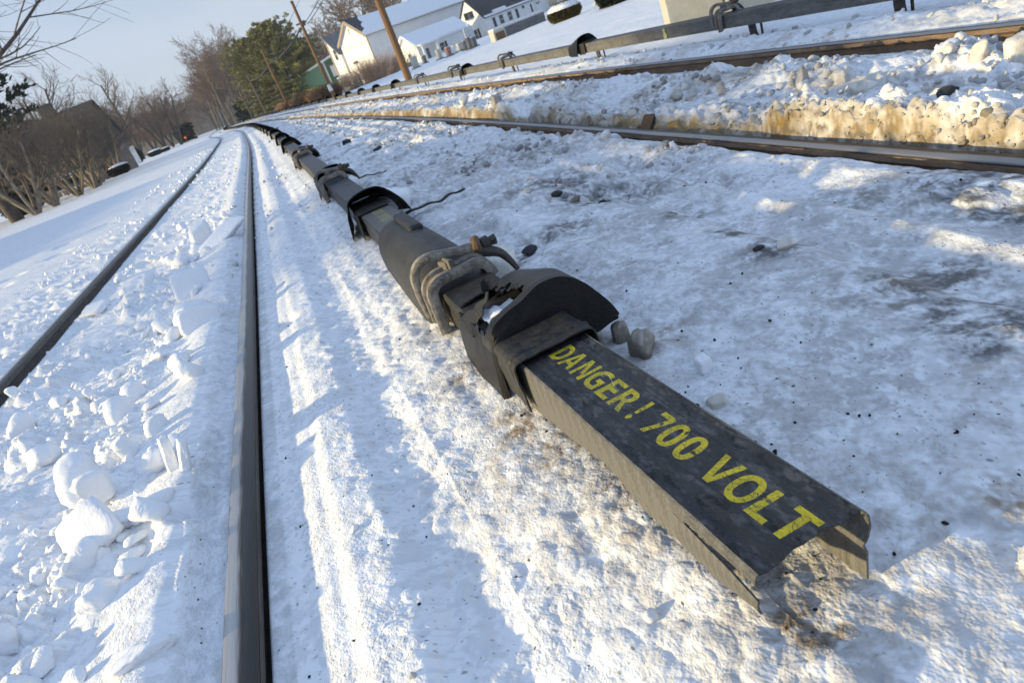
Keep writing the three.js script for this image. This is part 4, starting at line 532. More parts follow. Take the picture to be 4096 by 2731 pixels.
// where a thing seen at a bearing and a depression meets the ground
function settle(bx, dn) { let z = 4; for (; z < 200; z += 0.1) if (EYE - dn * z <= ground(bx * z, -z)) break; return [bx * z, g.y, -z, z]; }
{ // gravestones set out on the lawn
  const G = 'gravestones on show on the snowy lawn', st = [
    [0.0135, 0.0225, 0.0148, 0.009, M.paleStone, 'pale slanted gravestone, first one right of the big brown pole'], [0.0268, 0.021, 0.0102, 0.006, M.stone, 'small dark grey gravestone in front of the porch posts'], [0.0478, 0.023, 0.0122, 0.0068, M.paleStone, 'pale grey gravestone standing left of the reddish one'], [0.061, 0.0237, 0.0118, 0.0072, flat(0.3, 0.17, 0.14), 'reddish brown gravestone among the grey ones'], [0.0688, 0.0229, 0.0102, 0.004, M.white, 'thin white gravestone just right of the reddish one'], [0.0772, 0.0222, 0.0095, 0.0068, M.paleStone, 'low wide pale gravestone on a small plinth'], [0.0842, 0.0238, 0.012, 0.004, M.stone, 'narrow dark gravestone right of the low wide one'], [0.0905, 0.0248, 0.0152, 0.0052, M.stone, 'tall slim grey gravestone left of the printed board'], [0.0975, 0.0245, 0.013, 0.0066, M.stone, 'grey slanted gravestone below the brown hanging sign']];
  for (const [bx, dn, h, w, m, l] of st) { const [x, y, z, d] = settle(bx, dn), o = thing('gravestone', l, 'gravestone', G, [x, y - 0.05, z], 0.62); part('slab', rbox(w * d * 0.95, h * d + 0.05, 0.26, 0.03, 0, (h * d + 0.05) / 2, 0), m, o); part('plinth', rbox(w * d + 0.16, 0.14, 0.44, 0.02, 0, 0.05, 0), M.stone, o); part('snow_cap', rbox(w * d * 0.9, 0.05, 0.24, 0.02, 0, h * d + 0.06, 0), M.roofSnow, o); }
  const [x, y, z, d] = settle(0.0955, 0.0205), s = thing('sign_board', 'tall white printed board with faint lines of writing above the gravestones', 'sign board', undefined, [x, y, z], 0.55); part('board', box(0.028 * d * 0.55, 0.0215 * d, 0.06, 0, 0.0215 * d * 0.5 + 0.1, 0), flat(0.55, 0.56, 0.57), s); for (let i = 0; i < 4; i++) part('text_line', box(0.008 * d * (0.9 - 0.2 * (i % 2)), 0.0011 * d, 0.01, 0, 0.0215 * d * (0.82 - i * 0.13), 0.036), flat(0.36, 0.42, 0.5), s); for (const q of [-1, 1]) part('post', box(0.06, 0.02 * d, 0.06, q * 0.006 * d, 0.01 * d, 0.0), M.white, s);
  const q = far(0.1028, -0.0142, 88), hs = thing('hanging_sign', 'brown weathered sign hanging in front of the white house gable', 'sign', undefined, [q.x, q.y, q.z], 0.3); part('board', box(1.2, 0.75, 0.08, 0, 0, 0), M.darkWood, hs); part('panel', box(0.35, 0.6, 0.1, 0, -0.02, 0.02), M.greyWood, hs); part('snow_cap', rbox(1.0, 0.16, 0.14, 0.05, 0.1, -0.44, 0), M.roofSnow, hs); part('post', box(0.09, 3.6, 0.09, -0.55, -1.7, -0.05), M.white, hs);
}
{ // the long stone block with its rusty front panel, the shrubs and the urn
  const [xa, ya, za] = settle(0.1275, 0.0272), [xc, yc, zc] = settle(0.2, 0.0305); const PA = 74 * RAD, len = along(0.2, xa, -za, PA), t = thing('stone_planter', 'long grey stone block with a snow top and rusty brown end panel', 'stone block', undefined, [xa, ya - 0.06, za], Math.PI / 2 - PA); const H = 0.55;
  part('block', rbox(len * 0.78, H + 0.5, 0.7, 0.02, len * 0.61, H / 2 - 0.25, -0.35), M.stone, t); part('end_block', rbox(len * 0.23, H, 0.62, 0.02, len * 0.1, H / 2, -0.31), M.paleStone, t); part('end_panel', box(len * 0.17, H * 0.72, 0.03, len * 0.1, H * 0.42, 0.012), rustIron, t); part('snow_cap', rbox(len * 1.02, 0.11, 0.76, 0.05, len * 0.5, H + 0.05, -0.35), M.roofSnow, t);
  const [ux, uy, uz] = settle(0.272, 0.0305), u = new THREE.LatheGeometry([[0.001, 0], [0.17, 0], [0.16, 0.05], [0.07, 0.1], [0.06, 0.2], [0.2, 0.3], [0.3, 0.44], [0.31, 0.5], [0.26, 0.5]].map(([a, b]) => new THREE.Vector2(a, b)), 24); u.translate(ux, uy, uz); const uo = solo('stone_urn', u, M.paleStone, 'pale stone urn heaped with snow, right of the round shrub', 'urn'); const us = new THREE.SphereGeometry(0.3, 20, 10, 0, 6.3, 0, 1.57); us.scale(1, 0.6, 1); us.translate(ux, uy + 0.48, uz); part('snow_cap', us, M.roofSnow, uo);
  // pale slabs by the right-hand third rail
  for (const [b0, b1, dn, l] of [[0.3636, 0.4545, 0.094, 'big pale stone slab behind the right-hand third rail, with a rough right edge'], [0.458, 0.56, 0.1035, 'second pale stone slab, cut off by the top of the picture']]) {
    const zz = 9.3 - (b0 > 0.4 ? 1.1 : 0), xx0 = b0 * zz, w = (b1 - b0) * zz * 0.97, o = thing('stone_block', l, 'stone slab', 'pale stone slabs beside the right-hand third rail', [xx0 + w / 2, ground(xx0 + w / 2, -zz) - 0.1, -zz], -0.16);
    const gs = new RoundedBoxGeometry(w, 1.5, 0.34, 3, 0.02); gs.translate(0, 0.75, -0.1); part('slab', gs, M.paleStone, o); const rr = surf(8, 30, (u, v) => [w / 2 - 0.13 + 0.13 * u + 0.012 * vnoise(v * 20, u * 3, 470), 1.5 * v, 0.076 - 0.03 * u + 0.03 * (vnoise(u * 6, v * 26, 471) - 0.5)], [0.2, 2]); part('rough_edge', rr, M.stone, o);
  }
}
// ---- utility poles and wires
function pole(bx, z, topDn, r, m, label, group, lean = 0, r2 = r * 0.72) {
  const y0 = ground(bx * z, -z) - 0.3, y1 = EYE - topDn * z, t = thing('utility_pole', label, 'pole', group, [bx * z, y0, -z]); t.rotation.z = lean;
  const gp = new THREE.CylinderGeometry(r2, r, y1 - y0, 14, 12); gp.translate(0, (y1 - y0) / 2, 0); { const P = gp.attributes.position; for (let i = 0; i < P.count; i++) P.setX(i, P.getX(i) + 0.012 * Math.sin(P.getY(i) * 1.1)); } part('shaft', gp, m, t); return [t, y1 - y0];
}
const PG = 'utility poles along the right-hand side of the line';
{
  const [, ] = pole(-0.0022, 27.5, -0.19, 0.145, M.wood, 'big orange brown pole standing closest, in front of the barn', PG);
  const [p2, h2] = pole(-0.1045, 50, -0.103, 0.13, M.wood, 'tall brown pole with wires and a white band, left of the barn', PG, 0.008);
  part('white_band', new THREE.CylinderGeometry(0.132, 0.136, 0.42, 14).translate(0, 0.95, 0), M.white, p2); part('cable_bracket', merged([rbox(0.3, 0.3, 0.3, 0.05, 0.1, h2 - 1.35, 0.05), box(0.7, 0.1, 0.1, 0, h2 - 1.3, 0)]), M.darkWood, p2); part('pole_top', new THREE.CylinderGeometry(0.1, 0.1, 0.12, 12).translate(0, h2, 0), M.darkWood, p2);
  pole(-0.166, 80, -0.063, 0.13, M.wood, 'brown pole in front of the right side of the big pine', PG, 0.004); pole(-0.1968, 104, -0.0455, 0.13, M.darkWood, 'dark black pole in front of the pine trunk', PG, 0.01); pole(-0.216, 126, -0.0295, 0.13, M.darkWood, 'dark brown pole left of the black pole', PG, -0.004); pole(-0.235, 165, -0.0279, 0.13, M.greyWood, 'pale grey pole in front of the bare woods', PG); pole(-0.2508, 190, -0.0161, 0.14, M.wood, 'short orange pole in front of the bare woods', PG); pole(-0.2575, 205, -0.016, 0.12, M.darkWood, 'thin dark pole left of the short orange pole', PG); pole(-0.274, 225, -0.0173, 0.13, M.greyWood, 'farthest pale pole beside the gap to the hill', PG);
  const top2 = far(-0.1008, -0.098, 50), mid2 = far(-0.1028, -0.076, 50), wire = (a, b, sag, r, l, gr) => { const pts = []; for (let i = 0; i <= 10; i++) { const k = i / 10; pts.push([lerp(a.x, b.x, k), lerp(a.y, b.y, k) - sag * 4 * k * (1 - k), lerp(a.z, b.z, k)]); } solo('overhead_wire', tube(pts, r, 5, 20), M.black, l, 'wire', gr); };
  const WG = 'overhead wires of the pole line'; const off = (v, x, y) => new THREE.Vector3(v.x + x, v.y + y, v.z);
  wire(top2, far(-0.002, -0.2, 27.5), 0.25, 0.012, 'highest thin wire leaving the tall brown pole towards the camera', WG); wire(off(mid2, 0.1, 0), far(0.0, -0.165, 27.5), 0.25, 0.022, 'upper thick cable leaving the tall brown pole to the right', WG); wire(off(mid2, 0.25, -0.1), far(0.004, -0.158, 27.5), 0.25, 0.022, 'lower thick cable leaving the tall brown pole to the right', WG);
  wire(top2, far(-0.1654, -0.06, 80), 0.35, 0.014, 'thin wire sagging from the tall brown pole across the pine', WG); wire(mid2, far(-0.1658, -0.047, 80), 0.35, 0.045, 'thick cable sagging from the tall brown pole across the pine', WG); wire(far(-0.1658, -0.047, 80), far(-0.1968, -0.036, 104), 0.3, 0.05, 'thick cable from the pine pole to the black pole', WG); wire(off(mid2, 0.1, 0.2), far(-0.0735, -0.032, 117), 0.5, 0.012, 'thin service wire from the tall brown pole to the annex', WG);
}
// ---- across the lawn on the left
{
  const Z = 66, t = plot('brick_house', 'brown house with a dark roof and chimney behind the multi-stemmed trees', 'house', -0.545 * Z, Z, 0, 90 * RAD);
  const w = 5, rise = 2.9, len = (0.545 - 0.3945) * Z - 1.1; gabled(t, w, len, 3.5, rise, M.brick, M.shingle, 0.3, 0.14, -0.5);
  part('chimney', rbox(0.95, 1.9, 0.95, 0.03, (0.545 - 0.451) * Z - 1.1, 6.5, -2.6), flat(0.05, 0.05, 0.055), t); for (const bx of [0.07, 0.085, 0.11]) windowAt(t, bx * Z, 1.0, 0.8, 1.1);
  const [bx, by, bz] = settle(-0.4915, 0.0133), b = thing('park_bench', 'small snowy bench on the lawn between the multi-stemmed trees', 'bench', undefined, [bx, by, bz], 0.15); part('seat', box(0.9, 0.06, 0.4, 0, 0.4, 0), M.greyWood, b); part('backrest', box(0.9, 0.3, 0.05, 0, 0.68, -0.2), M.greyWood, b); for (const i of [-0.4, 0.4]) part('leg', box(0.06, 0.4, 0.36, i, 0.2, 0), M.greyWood, b); part('snow_cap', rbox(0.9, 0.1, 0.38, 0.04, 0, 0.47, 0), M.roofSnow, b);
  const [px, py, pz, pd] = settle(-0.4905, 0.0125); const gp = tube([[px, py, pz], [px + 0.02, py + 0.023 * pd, pz]], 0.055, 8, 2); solo('white_post', gp, M.white, 'thin white post on the lawn beside the bench', 'post');
  const [sx, sy, sz, sd] = settle(-0.391, 0.0086), s = thing('white_shed', 'small white shed wall between the trees and the dark pointed shrub', 'shed', undefined, [sx, sy, sz], 0.1); part('wall', box(0.021 * sd, 0.022 * sd, 1.5, 0, 0.011 * sd, -0.8), M.white, s); part('roof', rbox(0.023 * sd, 0.22, 1.9, 0.08, 0, 0.0225 * sd, -0.8), M.roofSnow, s);
  // hedge and sheds off to the left throw the low sun's shadow over the lawn
}

// ---------------------------------------------------------------- trees, shrubs and hedges
const bark = new THREE.MeshStandardMaterial({ map: rep(toneTex([0.13, 0.108, 0.083], [0.28, 0.235, 0.18], 6, 500), 2, 1), roughness: 0.95 });
const darkBark = new THREE.MeshStandardMaterial({ map: rep(toneTex([0.05, 0.04, 0.033], [0.1, 0.082, 0.065], 6, 510), 2, 1), roughness: 0.95 });
const twigGrey = flat(0.12, 0.1, 0.082, { roughness: 0.95 }), twigBrown = flat(0.15, 0.105, 0.075, { roughness: 0.95 }), twigRed = flat(0.17, 0.115, 0.09, { roughness: 0.95 });
// segments of tapering branches become prisms with n sides
function prisms(segs, n) {
  const p = [], ix = [], nr = [], up = new THREE.Vector3(), a = new THREE.Vector3(), b = new THREE.Vector3(), d = new THREE.Vector3(); let k = 0;
  for (const [p0, p1, r0, r1] of segs) {
    d.subVectors(p1, p0).normalize(); up.set(Math.abs(d.y) > 0.9 ? 1 : 0, Math.abs(d.y) > 0.9 ? 0 : 1, 0); a.crossVectors(up, d).normalize(); b.crossVectors(d, a);
    for (const [q, r] of [[p0, r0], [p1, r1]]) for (let i = 0; i < n; i++) { const t = i / n * 6.2832, c = Math.cos(t), s = Math.sin(t), nx = a.x * c + b.x * s, ny = a.y * c + b.y * s, nz = a.z * c + b.z * s; p.push(q.x + nx * r, q.y + ny * r, q.z + nz * r); nr.push(nx, ny, nz); }
    for (let i = 0; i < n; i++) { const j = (i + 1) % n; ix.push(k + i, k + j, k + n + i, k + j, k + n + j, k + n + i); } k += 2 * n;
  }
  const gq = new THREE.BufferGeometry(); gq.setAttribute('position', new THREE.Float32BufferAttribute(p, 3)); gq.setAttribute('normal', new THREE.Float32BufferAttribute(nr, 3)); gq.setAttribute('uv', new THREE.Float32BufferAttribute(new Float32Array(p.length / 3 * 2).map((_, i) => (i % 2 ? p[(i >> 1) * 3 + 1] : p[(i >> 1) * 3] + p[(i >> 1) * 3 + 2]) * 0.5), 2)); gq.setIndex(ix); return gq;
}
function bareTree(o) { // returns { wood, twigs }: lists of segments
  const R = mulberry(o.seed), wood = [], twigs = [], V = (x, y, z) => new THREE.Vector3(x, y, z);
  function branch(p, d, len, r, lv) {
    const n = lv === 0 ? 7 : lv === 1 ? 5 : lv === 2 ? 4 : 3; let q = p.clone(), dir = d.clone(); const step = len / n, pts = [q.clone()], rr = [r];
    for (let i = 0; i < n; i++) { const w = o.wob * (lv === 0 ? 0.5 : 1); dir.x += (R() - 0.5) * w; dir.y += (R() - 0.5) * w * 0.7 + (lv ? o.lift : 0.02); dir.z += (R() - 0.5) * w; if (lv >= o.levels - 1 && o.droop) dir.y -= o.droop; dir.normalize(); const q1 = q.clone().addScaledVector(dir, step), r1 = Math.max(o.tip, r * (1 - (i + 1) / n * (lv === 0 ? 0.55 : 0.7))); (lv < o.woodLv ? wood : twigs).push([q, q1, rr[i], r1]); q = q1; pts.push(q.clone()); rr.push(r1); }
    if (lv >= o.levels) return;
    const kids = o.kids[lv], st = lv === 0 ? o.bare : 0.2;
    for (let i = 0; i < kids; i++) {
      const t = lerp(st, 1, (i + R() * 0.9) / kids), f = t * n, k = Math.min(n - 1, Math.floor(f)), at = pts[k].clone().lerp(pts[k + 1], f - k), base = pts[k + 1].clone().sub(pts[k]).normalize();
      const an = (o.spread[lv] ?? 0.8) * (0.7 + 0.6 * R()), ph = R() * 6.2832, s1 = V(R() - 0.5, R() - 0.5, R() - 0.5).cross(base).normalize(), s2 = base.clone().cross(s1); const nd = base.clone().multiplyScalar(Math.cos(an)).addScaledVector(s1, Math.sin(an) * Math.cos(ph)).addScaledVector(s2, Math.sin(an) * Math.sin(ph));
      if (lv === 0 && nd.y < 0.05) nd.y = 0.1 + R() * 0.2; nd.normalize(); branch(at, nd, len * o.ratio[lv] * (0.65 + 0.5 * R()) * (lv === 0 ? 1.15 - 0.55 * t : 1), lerp(rr[k], rr[k + 1], f - k) * (lv === 0 ? 0.55 : 0.6), lv + 1);
    }
  }
  for (const [dx, dz, L0, r0, px, pz] of o.stems) branch(V(px || 0, 0, pz || 0), V(dx, 1, dz).normalize(), L0, r0, 0);
  return { wood, twigs };
}
function plantTree(name, label, cat, group, b, x, y, z, turn, sc, woodM, twigM) { const t = thing(name, label, cat, group, [x, y, z], turn); t.scale.setScalar(sc); part('trunk', prisms(b.wood, 7), woodM, t); part('crown', prisms(b.twigs, 3), twigM, t); return t; }
function replant(src, label, x, y, z, turn, sc, sy = sc) { const c = copyOf(src, src.name.replace(/_\d+$/, ''), label); c.position.set(x, y, z); c.rotation.y = turn; c.scale.set(sc, sy, sc); return c; }

// --- the row of spreading, many-stemmed trees on the lawn
const crab = (seed) => bareTree({ seed, stems: [[0.45, 0.1, 3.9, 0.12, 0.06], [-0.4, 0.25, 4.1, 0.13, -0.06], [0.1, -0.45, 4.0, 0.11, 0, -0.05], [-0.12, 0.4, 4.1, 0.11, 0, 0.06], [0.75, -0.3, 3.5, 0.09, 0.08], [-0.75, -0.25, 3.6, 0.1, -0.08], [0.05, 0.02, 0.35, 0.26]], kids: [7, 6, 5, 5], ratio: [0.72, 0.62, 0.5, 0.4], spread: [0.75, 0.7, 0.75, 0.8], levels: 3, woodLv: 1, wob: 0.34, lift: 0.03, bare: 0.3, tip: 0.008 });
const TG = 'many-stemmed bare trees in a row on the lawn';
{
  const spots = [[-0.5345, 0.0214, 1.0, 'pale many-stemmed bare tree at the left edge, biggest of its row'], [-0.5057, 0.0202, 0.9, 'many-stemmed bare tree just right of the biggest one'], [-0.4718, 0.0188, 0.98, 'bare forked tree with a dark trunk right of the bench'], [-0.449, 0.0172, 0.95, 'fourth bare lawn tree, with a slim leaning pale trunk'], [-0.4428, 0.0164, 0.98, 'bare lawn tree close behind the slim leaning one'], [-0.4361, 0.0138, 1.1, 'bright tan trunked tree near the far end of the lawn row'], [-0.4279, 0.0121, 1.15, 'farthest bare tree of the lawn row, next to the dark bushes']];
  const A = crab(11), B = crab(23); let a, b;
  spots.forEach(([bx, dn, s, l], i) => { const [x, y, z] = settle(bx, dn); const sc = s * 0.93; if (i === 0) a = plantTree('bare_tree', l, 'tree', TG, A, x, y - 0.05, z, 0.4, sc, bark, twigGrey); else if (i === 1) b = plantTree('bare_tree', l, 'tree', TG, B, x, y - 0.05, z, 1.2, sc, bark, twigGrey); else replant(i % 2 ? b : a, l, x, y - 0.05, z, i * 1.7, sc); });
  replant(b, 'bare tree in front of the right end of the brown house', ...((q) => [q[0], q[1] - 0.05, q[2]])(settle(-0.408, 0.0125)), 2.2, 1.15); replant(a, 'bare tree between the brown house and the white shed', ...((q) => [q[0], q[1] - 0.05, q[2]])(settle(-0.397, 0.0108)), 5.1, 1.2);
  // the row goes on to the left of the view, with an evergreen hedge below
  for (const [x, z, i] of []) replant(i % 2 ? b : a, 'many-stemmed bare tree of the lawn row standing left of the view', x, ground(x, -z) - 0.05, -z, i * 2.1, 0.8);
}
// --- big trees behind
const limbTree = (seed, h, kids = [12, 6, 6, 5], tip = 0.012) => bareTree({ seed, stems: [[0.04, 0.02, h, h * 0.022]], kids, ratio: [0.48, 0.55, 0.5, 0.42], spread: [0.85, 0.7, 0.7, 0.8], levels: 3, woodLv: 2, wob: 0.3, lift: 0.05, bare: 0.28, tip });
const BG = 'bare trees standing behind the lawn';
let tallT, roundT, woodT;
{
  const put = (bx, z) => { const x = bx * z; return [x, ground(x, -z) - 0.1, -z]; };
  tallT = plantTree('bare_tree', 'tallest bare tree, standing above the dark pointed shrub', 'tree', BG, limbTree(31, 14.5, [14, 6, 5, 4], 0.022), ...put(-0.371, 146), 0.5, 1, darkBark, twigBrown);
  roundT = plantTree('bare_tree', 'round-crowned bare tree beside the gap with the hill', 'tree', BG, bareTree({ seed: 47, stems: [[0.25, 0, 8.5, 0.24], [-0.3, 0.1, 8.5, 0.22], [0, -0.3, 9, 0.22]], kids: [11, 7, 6, 5], ratio: [0.5, 0.5, 0.45, 0.4], spread: [0.8, 0.7, 0.7, 0.8], levels: 3, woodLv: 1, wob: 0.28, lift: 0.04, bare: 0.25, tip: 0.02 }), ...put(-0.317, 150), 0.2, 1.12, darkBark, twigRed);
  const list = [[-0.338, 152, 1.0, 2.1], [-0.352, 158, 1.02, 0.7], [-0.389, 160, 0.95, 1.3], [-0.405, 150, 0.92, 2.9], [-0.328, 172, 1.1, 4.0], [-0.425, 148, 0.9, 3.3], [-0.305, 190, 0.9, 0.9], [-0.372, 175, 0.95, 5.0]];
  const ll = ['round bare tree just right of the tallest tree', 'round bare tree hidden behind the tallest tree', 'bare tree right of the brown house roof', 'bare tree rising behind the right end of the brown house', 'paler bare tree in the second row behind the round ones', 'bare tree behind the roof of the brown house', 'small bare tree at the right end, above the tiny orange lamp', 'far bare tree behind the white shed'];
  list.forEach(([bx, z, s, t], i) => replant(roundT, ll[i], ...put(bx, z), t, s));
  replant(tallT, 'thin bare tree rising above the chimney of the brown house', ...put(-0.452, 92), 1.9, 0.78); replant(tallT, 'thin bare tree left of the chimney of the brown house', ...put(-0.475, 88), 3.4, 0.74); 
  plantTree('bare_tree', 'thick dark tree at the left edge whose limbs reach into the top left corner', 'tree', BG, bareTree({ seed: 137, stems: [[-0.08, 0.0, 12, 0.38]], kids: [16, 9, 8, 6], ratio: [0.95, 0.5, 0.5, 0.4], spread: [1.05, 0.7, 0.7, 0.8], levels: 3, woodLv: 2, wob: 0.32, lift: 0.03, bare: 0.35, tip: 0.011 }), ...put(-0.562, 41), 2.3, 1, darkBark, twigGrey);
}
// --- evergreens
const needle = new THREE.MeshStandardMaterial({ map: toneTex([0.115, 0.125, 0.032], [0.3, 0.265, 0.075], 8, 520), roughness: 0.8, side: THREE.DoubleSide }), needleDark = flat(0.018, 0.028, 0.014, { roughness: 0.85, side: THREE.DoubleSide });
function tufts(list, R, len, n) { // fans of slim blades around points with an outward direction
  const p = [], uv = [], ix = [], d = new THREE.Vector3(), s = new THREE.Vector3(); let k = 0;
  for (const [q, o] of list) for (let i = 0; i < n; i++) { d.set(o.x + (R() - 0.5) * 1.5, o.y + (R() - 0.5) * 1.2, o.z + (R() - 0.5) * 1.5).normalize(); s.set(R() - 0.5, R() - 0.5, R() - 0.5).cross(d).normalize(); const l = len * (0.6 + 0.8 * R()), w = l * 0.2; p.push(q.x - s.x * w * 0.4, q.y - s.y * w * 0.4, q.z - s.z * w * 0.4, q.x + d.x * l * 0.55 + s.x * w, q.y + d.y * l * 0.55 + s.y * w, q.z + d.z * l * 0.55 + s.z * w, q.x + d.x * l, q.y + d.y * l, q.z + d.z * l, q.x + d.x * l * 0.5 - s.x * w, q.y + d.y * l * 0.5 - s.y * w, q.z + d.z * l * 0.5 - s.z * w); const u0 = R(), v0 = R(); for (let m = 0; m < 4; m++) uv.push(u0, v0); ix.push(k, k + 1, k + 2, k, k + 2, k + 3); k += 4; }
  return geo(p, ix, uv);
}
function pineTree(seed, h, wBase, name, label, group, pos, m = needle, len = 0.4, whorls = 19, per = 9, low = 0.1, tuft = 4) {
  const R = mulberry(seed), t = thing(name, label, 'tree', group, pos), wood = [], tf = [];
  wood.push([new THREE.Vector3(0, -0.3, 0), new THREE.Vector3(0.1, h * 0.5, 0), h * 0.024, h * 0.014], [new THREE.Vector3(0.1, h * 0.5, 0), new THREE.Vector3(0, h * 0.97, 0), h * 0.014, 0.03]);
  for (let w = 0; w < whorls; w++) { const k = (w + 0.3 * R()) / whorls, y = h * lerp(low, 0.97, k), prof = wBase * Math.pow(Math.sin(Math.PI * clamp(0.14 + 0.86 * (1 - k) * 0.62 + 0.02)), 0.9) * (k > 0.8 ? lerp(1, 0.3, (k - 0.8) / 0.2) : 1);
    for (let i = 0; i < per; i++) { const a = 6.2832 * (i + R()) / per, L2 = prof * (0.45 + 0.75 * R()), up = lerp(0.05, 0.75, k) + (R() - 0.5) * 0.2, dx = Math.cos(a), dz = Math.sin(a); let q0 = new THREE.Vector3(0, y, 0); const n = 5;
      for (let s = 1; s <= n; s++) { const f = s / n, q1 = new THREE.Vector3(dx * L2 * f + (R() - 0.5) * 0.25, y + up * L2 * f * (0.6 + 0.5 * f) - 0.1 * L2 * f, dz * L2 * f + (R() - 0.5) * 0.25); wood.push([q0, q1, 0.05 * (1.1 - f), 0.05 * (1.02 - f)]); if (f > 0.25) for (let e = 0; e < 13; e++) { const sp = 0.42 * (0.5 + L2 * 0.12); tf.push([new THREE.Vector3(lerp(q0.x, q1.x, R()) + (R() - 0.5) * 2 * sp, lerp(q0.y, q1.y, R()) + (R() - 0.3) * 0.3 * sp, lerp(q0.z, q1.z, R()) + (R() - 0.5) * 2 * sp), new THREE.Vector3(dx * 0.8, 0.55, dz * 0.8)]); } q0 = q1; } } }
  part('trunk', prisms(wood, 5), darkBark, t); part('crown', tufts(tf, R, len, tuft), m, t); return t;
}
{
  const put = (bx, z) => { const x = bx * z; return [x, ground(x, -z) - 0.1, -z]; }, G = 'white pines beside the line';
  pineTree(61, 13.2, 5.4, 'pine_tree', 'left one of the big sunlit pines beside the bare woods', G, put(-0.182, 132)); pineTree(62, 14.2, 5.2, 'pine_tree', 'tallest of the big sunlit pines, in the middle of the clump', G, put(-0.15, 128)); pineTree(63, 10.5, 3.8, 'pine_tree', 'darker right-hand pine of the clump, behind the wires', G, put(-0.124, 134));
  pineTree(64, 5, 1.5, 'dark_conifer', 'small dark conifer at the foot of the bare woods', undefined, put(-0.222, 165), needleDark, 0.5, 9, 6); pineTree(65, 3.6, 1.9, 'dark_conifer', 'dark conifer with a tiny orange lamp beside it', undefined, put(-0.3065, 168), needleDark, 0.45, 9, 8);
  pineTree(66, 12.5, 4.4, 'dark_conifer', 'dark evergreen whose boughs reach in at the left edge', undefined, put(-0.555, 52), needleDark, 0.4, 16, 8);
  pineTree(67, 9, 2.6, 'dark_conifer', 'dark conifer with a bare lower trunk, standing left of the view', undefined, [-20, -0.1, -3.2], needleDark, 0.3, 12, 9, 0.36);
  const lp = far(-0.3088, -0.0011, 163), post = thing('signal_lamp', 'tiny orange lamp glowing on a post beside the dark conifer', 'lamp', undefined, [lp.x, lp.y, lp.z]); part('bulb', new THREE.SphereGeometry(0.22, 12, 8), new THREE.MeshStandardMaterial({ color: 0x331500, emissive: new THREE.Color().setRGB(1, 0.28, 0.04), emissiveIntensity: 0.55 }), post); part('post', box(0.12, 2, 0.12, 0, -1.15, -0.1), M.darkWood, post); const pl = new THREE.PointLight(new THREE.Color().setRGB(1, 0.4, 0.1), 0.4, 20); pl.castShadow = true; pl.position.set(0, 0, 0); post.add(pl); pl.name = 'glow';
}
// --- shrubs and hedges
function twiggy(seed, n, w, h, d, flare, r = 0.02) { const R = mulberry(seed), s = []; for (let i = 0; i < n; i++) { const x = (R() - 0.5) * w, z = (R() - 0.5) * d, hh = h * (0.55 + 0.6 * R()) * (1 - 0.35 * Math.pow(Math.abs(2 * x / w), 3)); let a = new THREE.Vector3(x * 0.75, 0, z * 0.75), dx = x * flare / h + (R() - 0.5) * 0.6, dz = z * flare / h + (R() - 0.5) * 0.6; const b = new THREE.Vector3(a.x + dx * hh * 0.5, hh * 0.55, a.z + dz * hh * 0.5); s.push([a, b, r, r * 0.7]); for (let k = 0; k < 3; k++) s.push([b, new THREE.Vector3(b.x + (dx + (R() - 0.5) * 0.9) * hh * 0.45, hh * (0.8 + 0.35 * R()), b.z + (dz + (R() - 0.5) * 0.9) * hh * 0.45), r * 0.7, r * 0.3]); } return prisms(s, 3); }
